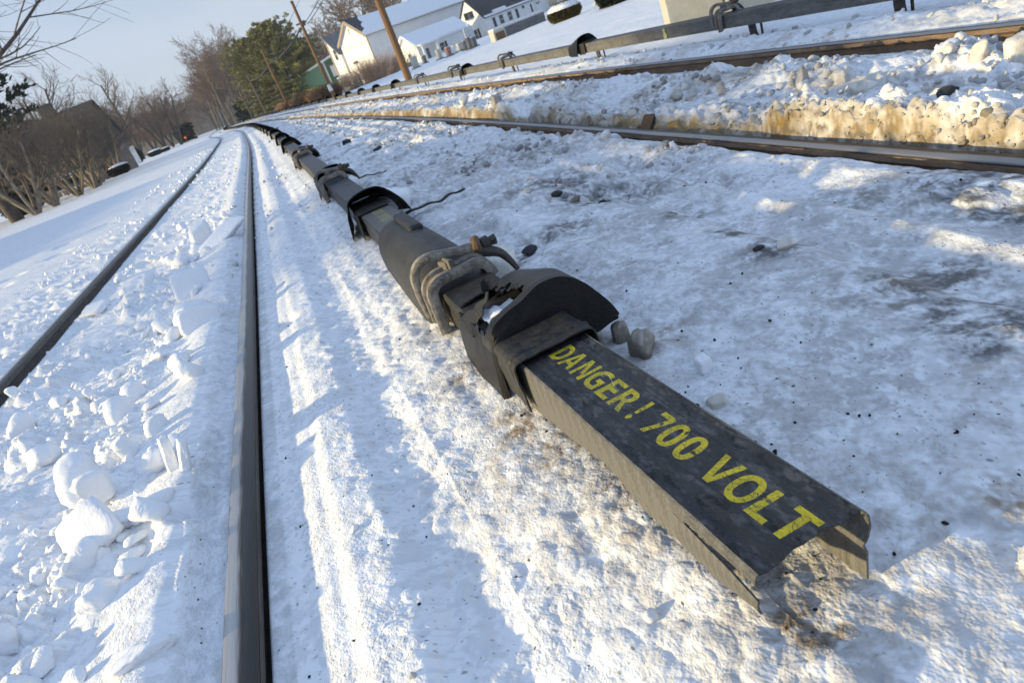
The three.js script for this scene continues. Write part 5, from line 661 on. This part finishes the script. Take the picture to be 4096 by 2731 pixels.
{
  const hedgeM = flat(0.2, 0.115, 0.06, { roughness: 0.95 }), dryM = flat(0.32, 0.225, 0.165, { roughness: 0.95 });
  for (const [s0, s1, l] of [[54, 64, 'near length of brown leafless hedge beside the right-hand third rail'], [64, 77, 'middle length of brown leafless hedge beside the line'], [77, 94, 'far length of brown leafless hedge below the pines']]) { const m = (s0 + s1) / 2, q = onTrack(1, m, 5.2, 0), o = thing('brown_hedge', l, 'hedge', 'lengths of brown hedge', [q.x, ground(q.x, q.z) - 0.1, q.z], -heading(1, m)); part('twigs', twiggy(70 + m, 1300, 2.0, 1.0, (s1 - s0) * 1.05, 0.2, 0.022), hedgeM, o); }
  for (const [bx, z, w, h, n, l] of [[-0.082, 74, 2.6, 1.7, 420, 'bare grey brown bush in front of the annex'], [-0.061, 80, 3.4, 2.2, 600, 'wide bare bush in front of the barn gable'], [-0.042, 78, 2.8, 2.6, 560, 'tall bare bush against the barn corner'], [-0.028, 84, 3.4, 2.7, 520, 'reddish bare bush right of the barn corner'], [-0.013, 90, 3.0, 1.6, 300, 'thin bare bush below the long barn wall'], [0.004, 90, 2.0, 1.9, 160, 'faint bare bush behind the foot of the big pole']]) { const x = bx * z, o = thing('bare_bush', l, 'bush', 'bare bushes around the barn', [x, ground(x, -z) - 0.1, -z]); part('twigs', twiggy(90 + Math.round(-bx * 1000), Math.round(n * 0.4), w, h * 0.9, 1.6, 1.1, 0.016), dryM, o); }
  const wallB = solo('low_wall', rbox(5, 0.55, 0.4, 0.03, -0.016 * 88, ground(-0.016 * 88, -88) + 0.2, -88), M.stone, 'low grey wall below the long barn wall', 'wall');
  // clipped round shrub with its cap of snow
  const leafy = (seed, rx, ry, n, len, m, o) => { const R = mulberry(seed), l = []; for (let i = 0; i < n; i++) { const th = R() * 6.2832, c = 2 * R() - 1, s = Math.sqrt(1 - c * c), k = n < 2000 ? 0.6 + 0.3 * R() : 0.82 + 0.16 * R(), d = new THREE.Vector3(s * Math.cos(th), c, s * Math.sin(th)); l.push([new THREE.Vector3(d.x * rx * k, ry + d.y * ry * k, d.z * rx * k), d]); } return part('foliage', tufts(l, R, len, 4), m, o); };
  const shrubM = new THREE.MeshStandardMaterial({ map: toneTex([0.05, 0.045, 0.01], [0.15, 0.115, 0.03], 8, 530), roughness: 0.85, side: THREE.DoubleSide });
  const [x, y, z, d] = settle(0.2265, 0.0335), s = thing('round_shrub', 'round clipped olive brown shrub with a thick cap of snow', 'shrub', undefined, [x, y - 0.05, z]); const rx = 0.0215 * d, H = 0.0205 * d; leafy(101, rx, H * 0.55, 6000, 0.09, shrubM, s); const core = new THREE.SphereGeometry(1, 24, 16); core.scale(rx * 0.88, H * 0.5, rx * 0.88); core.translate(0, H * 0.55, 0); part('stem', core, needleDark, s);
  const cap = new THREE.SphereGeometry(1, 40, 16, 0, 6.2832, 0, Math.PI * 0.5); cap.scale(rx * 1.04, H * 0.42, rx * 1.04); { const P = cap.attributes.position; for (let i = 0; i < P.count; i++) P.setY(i, P.getY(i) + 0.03 * (fbm(P.getX(i) * 5, P.getZ(i) * 5, 3, 540) - 0.5)); cap.computeVertexNormals(); } cap.translate(0, H * 0.78, 0); part('snow_cap', cap, M.roofSnow, s);
  const bushes = [[0.298, 0.037, 0.5, 0.3, 'dark evergreen shrub at the top edge, right of the urn', 0], [-0.3775, 0.008, 0.75, 1.1, 'dark pointed evergreen shrub left of the tallest tree', 0], [-0.3945, 0.0104, 0.85, 0.42, 'low dark bush with a cap of snow in front of the white shed', 1], [-0.4085, 0.0128, 0.9, 0.45, 'low dark bush left of the snow-capped one by the white shed', 1], [-0.3545, 0.0066, 1.2, 0.5, 'low dark bush with snow on it, right of the tallest tree', 1], [-0.3405, 0.0062, 0.9, 0.4, 'small dark bush at the far edge of the lawn', 1], [-0.546, 0.0165, 1.4, 0.6, 'dark bush at the left edge behind the first lawn tree', 0]];
  bushes.forEach(([bx, dn, w, h, l, snow], i) => { const [x, y, z] = settle(bx, dn), o = thing('evergreen_bush', l, 'bush', 'dark evergreen bushes', [x, y - 0.05, z]); leafy(110 + i, w, h, 1500, 0.16, needleDark, o); const c2 = new THREE.SphereGeometry(1, 16, 10); c2.scale(w * 0.62, h * 0.66, w * 0.62); c2.translate(0, h, 0); part('stem', c2, needleDark, o); if (snow) { const sc = new THREE.SphereGeometry(1, 20, 8, 0, 6.2832, 0, Math.PI * 0.42); sc.scale(w * 0.95, h * 0.6, w * 0.95); sc.translate(0.1, h * 1.5, 0); part('snow_cap', sc, M.roofSnow, o); } });
  // an evergreen hedge standing left of the view, over the snow of the lawn
  const hg = thing('evergreen_hedge', 'clipped evergreen hedge left of the view beyond the lawn', 'hedge', undefined, [-21, 0, -17], 0.17); { const R = mulberry(140), l = []; for (let i = 0; i < 9000; i++) l.push([new THREE.Vector3((R() - 0.5) * 1.6, R() * 2.0, (R() - 0.5) * 13), new THREE.Vector3(R() - 0.5, 0.5, R() - 0.5)]); part('foliage', tufts(l, R, 0.3, 3), needleDark, hg); const c = box(1.2, 1.8, 12.6, 0, 0.9, 0); part('stem', c, needleDark, hg); }
}
// --- the far wooded hill and the woods either side of the gap
{
  const hp = surf(90, 10, (u, v) => { const a = lerp(-0.62, 0.25, u), R0 = lerp(430, 900, v), hgt = (20 + 16 * fbm(u * 7, 1, 3, 560) - 22 * sstep(0.5, 0.75, u)) * Math.sin(v * Math.PI / 2); return [R0 * Math.sin(a), -4 + hgt, -R0 * Math.cos(a)]; }, [40, 20]);
  structure('wooded_hill', hp, new THREE.MeshStandardMaterial({ map: toneTex([0.1, 0.085, 0.075], [0.2, 0.17, 0.15], 10, 570), roughness: 1, bumpMap: mottle, bumpScale: 2 }), 'far hill covered in bare woods, seen in the gap between the trees');
  const woodB = limbTree(83, 15, [15, 8, 6, 4], 0.028), R = mulberry(84), wg = prisms(woodB.wood, 5), tg = prisms(woodB.twigs, 3), G = 'bare woods behind the poles';
  const src = thing('woodland_tree', 'bare woodland tree at the left end of the woods behind the poles', 'tree', G, [-0.262 * 185, -0.6, -185]); part('trunk', wg, bark, src); part('crown', tg, twigRed, src); src.scale.setScalar(0.82);
  const pos = [[-0.252, 178, 0.95], [-0.243, 186, 1.05], [-0.234, 176, 1.06], [-0.226, 190, 1.12], [-0.217, 180, 1.06], [-0.208, 186, 1.1], [-0.198, 178, 0.95], [-0.258, 200, 0.9], [-0.247, 205, 1.08], [-0.237, 208, 1.12], [-0.222, 205, 1.15], [-0.266, 178, 0.66], [-0.19, 190, 0.9], [-0.229, 168, 0.85], [-0.246, 166, 0.8]];
  pos.forEach(([bx, z, s], i) => { const c = copyOf(src, 'woodland_tree', 'bare woodland tree in the thick of the woods behind the poles'); c.userData.group = 'bare woodland trees'; c.position.set(bx * z, -0.7, -z); c.rotation.y = i * 1.9; c.scale.setScalar(s); });
  // woods behind the barn, the shed and the brown house: too far and dense to tell apart
  const far2 = new THREE.InstancedMesh(mergeGeometries([prisms(limbTree(85, 9, [9, 5, 4], 0.04).wood, 3), prisms(limbTree(85, 9, [9, 5, 4], 0.04).twigs, 3)]), twigBrown, 70); far2.name = 'far_woods'; far2.userData.kind = 'stuff'; far2.userData.label = 'far bare woods behind the buildings'; const mm = new THREE.Matrix4(), qq = new THREE.Quaternion(), ee = new THREE.Euler();
  for (let i = 0; i < 70; i++) { let bx, z, s; if (i < 26) { bx = lerp(-0.115, 0.02, R()); z = 165 + R() * 50; s = 0.95 + 0.4 * R() + (bx > -0.06 ? 0.55 : 0); } else if (i < 50) { bx = lerp(-0.56, -0.38, R()); z = 155 + R() * 60; s = 0.85 + 0.35 * R(); } else { bx = lerp(-0.42, -0.3, R()); z = 190 + R() * 60; s = 1.0 + 0.35 * R(); } mm.compose(new THREE.Vector3(bx * z, -0.8, -z), qq.setFromEuler(ee.set(0, R() * 6.28, 0)), new THREE.Vector3(s, s, s)); far2.setMatrixAt(i, mm); }
  far2.castShadow = true; scene.add(far2);
  const ht = new THREE.InstancedMesh(far2.geometry, twigBrown, 220); ht.name = 'hill_woods'; ht.userData.kind = 'stuff'; ht.userData.label = 'bare woods covering the far hill'; for (let i = 0; i < 220; i++) { const a = lerp(-0.34, -0.2, R()), v = 0.05 + 0.75 * R(), R0 = lerp(430, 900, v), u = (a + 0.62) / 0.87, y = -4 + (20 + 16 * fbm(u * 7, 1, 3, 560) - 22 * sstep(0.5, 0.75, u)) * Math.sin(v * Math.PI / 2) - 1; const s = 0.8 + 0.6 * R(); mm.compose(new THREE.Vector3(R0 * Math.sin(a), y, -R0 * Math.cos(a)), qq.setFromEuler(ee.set(0, R() * 6.28, 0)), new THREE.Vector3(s * 1.5, s, s * 1.5)); ht.setMatrixAt(i, mm); } scene.add(ht);
}
scene.fog = new THREE.FogExp2(new THREE.Color().setRGB(0.66, 0.74, 0.86), 0.0004);

// ---------------------------------------------------------------- broken snow, stones and scraps lying about
const snowPlain = new THREE.MeshPhysicalMaterial({ color: new THREE.Color().setRGB(0.83, 0.84, 0.86), roughness: 0.6, specularIntensity: 0.5, bumpMap: rep(grainTex, 0.5), bumpScale: 0.003 });
const iceTan = new THREE.MeshPhysicalMaterial({ map: rep(toneTex([0.46, 0.42, 0.36], [0.74, 0.71, 0.66], 5, 600), 2, 2), roughness: 0.5, bumpMap: mottle, bumpScale: 0.004 });
const dirtyIce = new THREE.MeshPhysicalMaterial({ map: rep(toneTex([0.24, 0.22, 0.19], [0.48, 0.46, 0.43], 7, 610, 0.5, [0.62, 0.61, 0.6]), 2, 2), roughness: 0.55, bumpMap: mottle, bumpScale: 0.004 });
const mudIce = new THREE.MeshPhysicalMaterial({ map: rep(toneTex([0.16, 0.135, 0.105], [0.34, 0.3, 0.245], 7, 615, 0.5, [0.48, 0.45, 0.4]), 2, 2), roughness: 0.55, bumpMap: mottle, bumpScale: 0.004 });
const coal = flat(0.02, 0.02, 0.022, { roughness: 0.7, bumpMap: mottle, bumpScale: 0.004 });
// a lump: a ball pushed in by random flat cuts and roughened
function lumpGeo(seed, sx, sy, sz, cuts, rough, detail = 3, boxy = 0) {
  const R = mulberry(seed), gq = mergeVertices(new THREE.IcosahedronGeometry(1, detail).deleteAttribute('uv').deleteAttribute('normal'), 1e-4), P = gq.attributes.position, pl = []; for (let i = 0; i < cuts; i++) pl.push([new THREE.Vector3(R() - 0.5, R() - 0.5, R() - 0.5).normalize(), 0.5 + 0.3 * R()]);
  if (boxy) for (const d of [[1, 0, 0], [-1, 0, 0], [0, 1, 0], [0, -1, 0], [0, 0, 1], [0, 0, -1]]) pl.push([new THREE.Vector3(d[0] + (R() - 0.5) * 0.3, d[1] + (R() - 0.5) * 0.3, d[2] + (R() - 0.5) * 0.3).normalize(), boxy * 0.64]);
  const v = new THREE.Vector3(), o = R() * 50, S = boxy ? 1.7 : 1.25;
  for (let i = 0; i < P.count; i++) { v.fromBufferAttribute(P, i).normalize(); let q = 0.55; for (const [n, d] of pl) { const e = v.dot(n) / d; if (e > 0) q += Math.pow(e, 16); } v.multiplyScalar(Math.pow(q, -1 / 16)); const k = 1 + rough * (fbm(v.x * 2.2 + o, v.y * 2.2 + v.z * 2.7, 3, seed) - 0.5) + rough * 0.5 * (vnoise(v.x * 6 + o, v.y * 6 + v.z * 8, seed + 5) - 0.5) + (detail > 3 ? (0.035 + rough * 0.15) * (vnoise(v.x * 15 + o, v.y * 15 + v.z * 19, seed + 9) - 0.5) : 0); P.setXYZ(i, v.x * k * sx * S, v.y * k * sy * S, v.z * k * sz * S); }
  gq.setAttribute('uv', new THREE.Float32BufferAttribute([...Array(P.count * 2)].map((_, i) => P.array[(i >> 1) * 3 + (i % 2 ? 1 : 0)] + P.array[(i >> 1) * 3 + 2] * 0.5), 2)); gq.computeVertexNormals(); return gq;
}
const onGround = (x, ahead, up = 0) => [x, ground(x, -ahead) + up, -ahead];
function lump(name, x, a, up, s, label, cat, m, seed, o = {}) { const e = solo(name, lumpGeo(seed, s[0], s[1], s[2], o.cuts ?? 7, o.rough ?? 0.16, 4, o.boxy ?? 0), m, label, cat, o.group); e.position.set(...onGround(x, a, up)); e.rotation.set(o.rx ?? 0, o.ry ?? 0, o.rz ?? 0); return e; }
{
  const SG = 'broken slabs of snow between the near rails';
  lump('snow_block', -1.262, 1.66, 0.035, [0.105, 0.028, 0.09], 'six-sided flat block of snow tilted towards the camera, lowest big one', 'snow block', snowPlain, 701, { group: SG, boxy: 0.72, rx: 0.75, ry: 0.4, rz: 0.2, rough: 0.08 });
  lump('snow_block', -1.335, 1.9, 0.045, [0.055, 0.065, 0.045], 'upright rounded snow block just behind the six-sided one', 'snow block', snowPlain, 702, { group: SG, boxy: 0.7, ry: 0.6, rough: 0.1 });
  lump('snow_block', -1.165, 1.7, 0.01, [0.075, 0.02, 0.05], 'flat snow slab lying right of the six-sided block', 'snow block', snowPlain, 703, { group: SG, boxy: 0.7, rz: -0.15, ry: 0.4 });
  lump('snow_block', -1.09, 1.9, 0.04, [0.022, 0.075, 0.05], 'thin upright slab of snow behind the grey hollow', 'snow block', snowPlain, 704, { group: SG, boxy: 0.7, ry: 0.5, rz: -0.2 });
  lump('snow_block', -1.03, 1.86, 0.035, [0.02, 0.07, 0.045], 'second thin slab of snow leaning right of the upright one', 'snow block', snowPlain, 705, { group: SG, boxy: 0.7, ry: 0.35, rz: -0.35 });
  lump('snow_block', -1.375, 2.2, 0.03, [0.03, 0.055, 0.04], 'pointed snow block standing up left of the sloping plate', 'snow block', snowPlain, 706, { group: SG, boxy: 0.66, rz: 0.3 });
  lump('snow_block', -1.81, 4.5, 0.05, [0.15, 0.13, 0.035], 'big flat triangular snow slab standing between the near rails', 'snow block', snowPlain, 707, { group: SG, boxy: 0.7, rx: -0.5, ry: 0.35, cuts: 9 });
  lump('snow_block', -1.63, 3.86, 0.03, [0.13, 0.1, 0.035], 'square snow slab below the triangular one', 'snow block', snowPlain, 708, { group: SG, boxy: 0.66, rx: -0.6, ry: 0.2 });
  lump('snow_block', -1.47, 3.5, 0.025, [0.13, 0.09, 0.035], 'lowest of three leaning snow slabs, close to the grey rail', 'snow block', snowPlain, 709, { group: SG, boxy: 0.68, rx: -0.55, ry: 0.5 });
  lump('snow_block', -2.79, 5.15, 0.03, [0.17, 0.03, 0.1], 'wedge of snow lying against the dark left rail', 'snow block', snowPlain, 710, { group: SG, boxy: 0.62, rx: 0.35, ry: -0.4, rz: 0.2 });
  lump('snow_block', -2.02, 6.1, 0.03, [0.32, 0.03, 0.16], 'long flat plate of snow tilted beside the grey rail, far up', 'snow block', snowPlain, 711, { group: SG, boxy: 0.66, rx: 0.2, ry: 0.9, rz: 0.14 });
  lump('snow_block', -2.27, 6.4, 0.08, [0.12, 0.12, 0.09], 'boxy snow block near the long tilted plate', 'snow block', snowPlain, 712, { group: SG, boxy: 0.7, ry: 0.5 });
  lump('snow_block', -1.86, 2.5, 0.02, [0.055, 0.045, 0.05], 'round snow lump standing alone in the blue hollow', 'snow block', snowPlain, 713, { group: SG, rough: 0.25 });
  lump('snow_block', -1.12, 1.36, 0.008, [0.05, 0.028, 0.036], 'snow lump with a flat top at the edge of the smooth bank', 'snow block', snowPlain, 714, { group: SG, ry: 0.8, rough: 0.35 });
  lump('snow_block', -0.9, 1.09, 0.0, [0.055, 0.022, 0.035], 'flat snow lump at the bottom edge beside the grey rail', 'snow block', snowPlain, 715, { group: SG, ry: 0.3, rough: 0.35 });
  const R = mulberry(720), src = lump('snow_clod', -1.4, 2.9, 0.02, [0.05, 0.035, 0.045], 'small broken clod of snow between the near rails', 'snow clod', snowPlain, 721, { group: 'small clods of snow between the near rails', rough: 0.22 });
  for (let i = 0; i < 90; i++) { const s = 1 + Math.exp(R() * 2.2) - 1, d = 0.25 + 1.05 * Math.pow(R(), 0.7), q = onTrack(0, s, d, 0), c = copyOf(src, 'snow_clod'); c.position.set(q.x, ground(q.x, q.z) + 0.01, q.z); c.rotation.set(R() * 0.6, R() * 6.28, R() * 0.6); const k = (0.45 + 0.9 * R() * R()) * (1 + 0.06 * s); c.scale.set(k * (0.7 + 0.7 * R()), k * (0.6 + 0.6 * R()), k); }
  // dirty broken ice between the farther rails
  const IG = 'dirty ice chunks between the farther rails', ice = [
    [1.93, 3.6, [0.06, 0.11, 0.05], dirtyIce, 'grey brown pointed ice chunk, left of the paired peaks'], [2.0, 3.36, [0.075, 0.09, 0.06], iceTan, 'tan ice chunk right of the grey pointed one'], [2.24, 2.76, [0.05, 0.1, 0.05], iceTan, 'sharp upright ice peak near the right edge'], [2.32, 2.62, [0.13, 0.15, 0.08], iceTan, 'biggest tan ice wedge at the right edge'], [2.26, 2.96, [0.055, 0.07, 0.05], iceTan, 'rounded ice peak left of the sharp upright one'], [2.0, 2.68, [0.1, 0.035, 0.06], dirtyIce, 'flat grey ice slab in front of the peaks'], [1.94, 3.1, [0.09, 0.05, 0.06], iceTan, 'tan ice block in the middle of the broken row'], [2.0, 2.36, [0.06, 0.04, 0.04], iceTan, 'low triangular ice chunk near the right edge'], [1.86, 3.12, [0.035, 0.025, 0.03], iceTan, 'small egg-shaped ice lump in the blue shade'], [1.75, 4.2, [0.05, 0.09, 0.04], dirtyIce, 'thin grey ice spike standing by the farthest rail'], [1.62, 4.6, [0.09, 0.06, 0.06], dirtyIce, 'grey ice heap left of the thin spike'], [1.3, 4.7, [0.06, 0.05, 0.05], iceTan, 'square pale ice cube in the dirty snow'], [1.0, 6.2, [0.13, 0.08, 0.08], iceTan, 'slanting flat ice slab farther up between the rails'], [0.75, 7.4, [0.1, 0.1, 0.08], dirtyIce, 'grey ice lump beside the farthest rail'], [0.5, 8.6, [0.14, 0.1, 0.1], iceTan, 'pale ice heap far up between the rusty rails']];
  ice.forEach(([x, a, s, m, l], i) => lump('ice_chunk', x, a, s[1] * 0.2, s.map((q) => q * 0.6), l, 'ice chunk', m, 740 + i, { group: IG, boxy: i % 2 ? 0.75 : 0, ry: i, rz: (i % 3 - 1) * 0.25, rough: 0.22 }));
  lump('snow_block', 0.378, 1.3, 0.012, [0.021, 0.022, 0.018], 'single white snow lump right of the danger cover', 'snow block', snowPlain, 761, { boxy: 0.78, ry: 0.4, rough: 0.1 });
  lump('ice_chunk', 0.345, 1.15, 0.003, [0.024, 0.012, 0.02], 'low clear ice piece right of the lettering', 'ice chunk', iceTan, 762, { boxy: 0.75 });
  lump('ice_chunk', 0.29, 1.46, 0.016, [0.034, 0.036, 0.034], 'round grey speckled frozen lump beside the cover and hood', 'ice chunk', mudIce, 763, { rough: 0.3, cuts: 3 });
  lump('ice_chunk', 0.27, 1.58, 0.012, [0.024, 0.045, 0.026], 'tan ice lump under the right end of the torn hood', 'ice chunk', mudIce, 764, { boxy: 0.8, rough: 0.12 });
  lump('snow_block', 0.045, 2.47, 0.045, [0.065, 0.06, 0.085], 'snow heaped under the bolted arm of the nearest clamp', 'snow block', iceTan, 765, { rough: 0.2 });
  lump('snow_block', -0.355, 4.3, 0.07, [0.08, 0.085, 0.14], 'snow packed inside the second hood', 'snow block', snowPlain, 766, { rough: 0.2 });
  lump('snow_block', -0.83, 6.0, 0.05, [0.09, 0.08, 0.12], 'snow under the arm of the second clamp', 'snow block', snowPlain, 767, { rough: 0.2 });
  lump('black_stone', 1.765, 2.33, 0.012, [0.04, 0.026, 0.03], 'black stone lying in the blue shade by the tan bank', 'stone', coal, 770, { cuts: 9 });
  lump('snow_block', 0.8, 1.7, 0.008, [0.03, 0.014, 0.022], 'icy lump on the shaded ledge left of the dark patches', 'snow block', iceTan, 771, {});
  for (const [x, a, s, l] of [[0.62, 3.05, 0.03, 'black stone in the dark bare patch beyond the shaded ledges'], [0.45, 3.2, 0.026, 'small black stone left of the dark bare patch'], [0.2, 2.62, 0.03, 'half-buried dark stone beyond the torn hood'], [0.74, 1.74, 0.014, 'dark pebble on the shaded ledge'], [-0.62, 7.9, 0.05, 'black stone on the snow right of the arched hoods'], [-1.1, 9.6, 0.06, 'dark stone farther up right of the arched hoods']]) lump('black_stone', x, a, s * 0.2, [s, s * 0.6, s * 0.8], l, 'stone', coal, 780 + Math.round(a * 9), { cuts: 9 });
  const wd = solo('wood_block', rbox(0.17, 0.05, 0.07, 0.008), M.wood, 'orange brown wooden block lying behind the shaded part of the bank', 'wood block'); wd.position.set(...onGround(1.235, 4.15, 0.03)); wd.rotation.set(0.2, 0.9, 0.35);
  // rail fastenings that show rust through the snow
  for (const [k, s, d, l] of [[1, 8.8, -0.12, 'rusty rail clip showing below the nearer rusty rail'], [1, 7.5, -0.11, 'orange rail clip left of the grey ice, below the rail'], [1, 7.05, 1.39, 'orange rail clip on the near side of the farthest rail']]) { const t = thing('rail_clip', l, 'rail clip', 'rusty rail clips'); onRail(t, k, s, d, 0); part('plate', rbox(0.14, 0.02, 0.16, 0.005, 0, -0.075, 0), rustIron, t); part('spring', tube([[0.05, -0.06, 0.06], [0.0, -0.01, 0.05], [-0.02, -0.03, 0], [0.02, -0.005, -0.05], [0.05, -0.06, -0.06]], 0.013, 8, 24), rustIron, t); part('spike', rbox(0.03, 0.1, 0.03, 0.004, -0.04, -0.05, 0.02), rustIron, t); }
  // two dark rubber straps half buried right of the near third rail
  for (const [pts, l] of [[[[-0.3, 0.06, -3.93], [-0.2, 0.075, -3.9], [-0.1, 0.07, -3.88], [-0.02, 0.09, -3.84], [0.06, 0.1, -3.78]], 'dark strap lying on the snow beside the rounded joint cover'], [[[-0.8, 0.05, -6.2], [-0.68, 0.06, -6.1], [-0.55, 0.06, -5.95], [-0.45, 0.075, -5.8]], 'black strap lying on the snow beyond the second hood']]) { const n = pts.length, c = new THREE.CatmullRomCurve3(pts.map((p) => new THREE.Vector3(...p))); const s = surf(30, 3, (u, v) => { const q = c.getPointAt(u), y = Math.max(q.y, ground(q.x, q.z) + 0.012); return [q.x + 0.012 * (v - 0.5), y + 0.004 * Math.sin(u * 20), q.z + 0.045 * (v - 0.5) * (1 - 0.5 * u)]; }, [1, 0.1]); solo('rubber_strap', thicken(s, 0.008), rubber, l, 'strap', 'dark straps on the snow'); }
}
// crumbs of snow and specks of ballast too many to count
{
  const R = mulberry(900), shapes = [lumpGeo(901, 1, 0.75, 0.9, 6, 0.3, 2), lumpGeo(902, 1, 0.6, 0.8, 8, 0.3, 2, 0.75), lumpGeo(903, 0.8, 0.9, 0.8, 7, 0.35, 2)];
  const zones = [ // track, offsets, nearest and farthest arc length, how many, size
    [0, -1.1, -0.08, 2, 40, 2600, 1, 'snow_crumbs'], [0, 0.12, 1.2, 0.7, 30, 2600, 0.8, 'snow_crumbs'], [0, 0.1, 1.15, 0.8, 5, 6500, 0.5, 'snow_crumbs'], [1, 0.05, 0.17, 0.7, 14, 2600, 0.36, 'snow_crumbs'], [0, 1.72, 2.25, 0.4, 14, 260, 0.5, 'snow_crumbs'], [1, -0.95, -0.1, 2.6, 30, 3000, 0.9, 'snow_crumbs'], [1, 0.14, 0.42, 0.8, 40, 1800, 0.7, 'snow_crumbs'], [1, 0.5, 1.2, 0.8, 40, 4800, 0.9, 'snow_crumbs'], [1, 1.6, 2.5, 3, 40, 1900, 0.9, 'snow_crumbs'], [1, -2.9, -1.0, 5, 30, 900, 0.8, 'snow_crumbs']];
  const lists = shapes.map(() => []), e = new THREE.Euler(), q = new THREE.Quaternion();
  for (const [k, d0, d1, s0, s1, n, size] of zones) for (let i = 0; i < n; i++) {
    const s = s0 * Math.pow(s1 / s0, R()), d = lerp(d0, d1, R()), p = onTrack(k, s, d, 0), den = fbm(p.x * 1.8, p.z * 1.8, 3, 905); if (den < 0.36 + 0.3 * R()) continue;
    const r = (0.005 + 0.034 * Math.pow(R(), 3.4)) * size * (0.8 + 0.028 * s); ground(p.x, p.z); const mud = k ? 0.5 + 0.5 * R() : 1;
    lists[i % 3].push([new THREE.Matrix4().compose(new THREE.Vector3(p.x, g.y + r * 0.05, p.z), q.setFromEuler(e.set(R() * 6, R() * 6, R() * 6)).clone(), new THREE.Vector3(r * (0.7 + 0.7 * R()), r * (0.7 + 0.5 * R()), r)), Math.max(0.35, g.r) * mud, Math.max(0.32, g.gr) * mud, Math.max(0.26, g.b) * mud]);
  }
  const crumbMat = new THREE.MeshPhysicalMaterial({ roughness: 0.6, specularIntensity: 0.5 }), col = new THREE.Color();
  lists.forEach((l, i) => { const im = new THREE.InstancedMesh(shapes[i], crumbMat, l.length); l.forEach(([m, r, g2, b], j) => { im.setMatrixAt(j, m); im.setColorAt(j, col.setRGB(r, g2, b)); }); im.name = numbered('snow_crumbs'); im.userData.kind = 'stuff'; im.userData.label = 'loose crumbs of broken snow around the rails'; scene.add(im); });
  const sp = lumpGeo(911, 1, 0.6, 0.8, 8, 0.2, 1), m4 = []; 
  for (let i = 0; i < 1300; i++) { const s = 0.25 * Math.pow(40, R()), d = R() < 0.8 ? lerp(2.4, 3.9, R()) : lerp(1.6, 2.4, R()), p = onTrack(0, s, d, 0); if (fbm(p.x * 2.4, p.z * 2.4, 3, 913) < 0.38 + 0.22 * R()) continue; const r = (0.0012 + 0.0042 * Math.pow(R(), 4)) * (0.8 + 0.12 * s); m4.push(new THREE.Matrix4().compose(new THREE.Vector3(p.x, ground(p.x, p.z) + r * 0.2, p.z), q.setFromEuler(e.set(R() * 6, R() * 6, R() * 6)).clone(), new THREE.Vector3(r, r, r))); }
  const im = new THREE.InstancedMesh(sp, coal, m4.length); m4.forEach((m, j) => im.setMatrixAt(j, m)); im.name = 'ballast_specks'; im.userData.kind = 'stuff'; im.userData.label = 'black specks of ballast scattered on the snow'; scene.add(im);
}

scene.environmentIntensity = 1;
scene.traverse((o) => { if (o.isMesh) { o.castShadow = true; o.receiveShadow = true; } });
renderer.render(scene, camera);
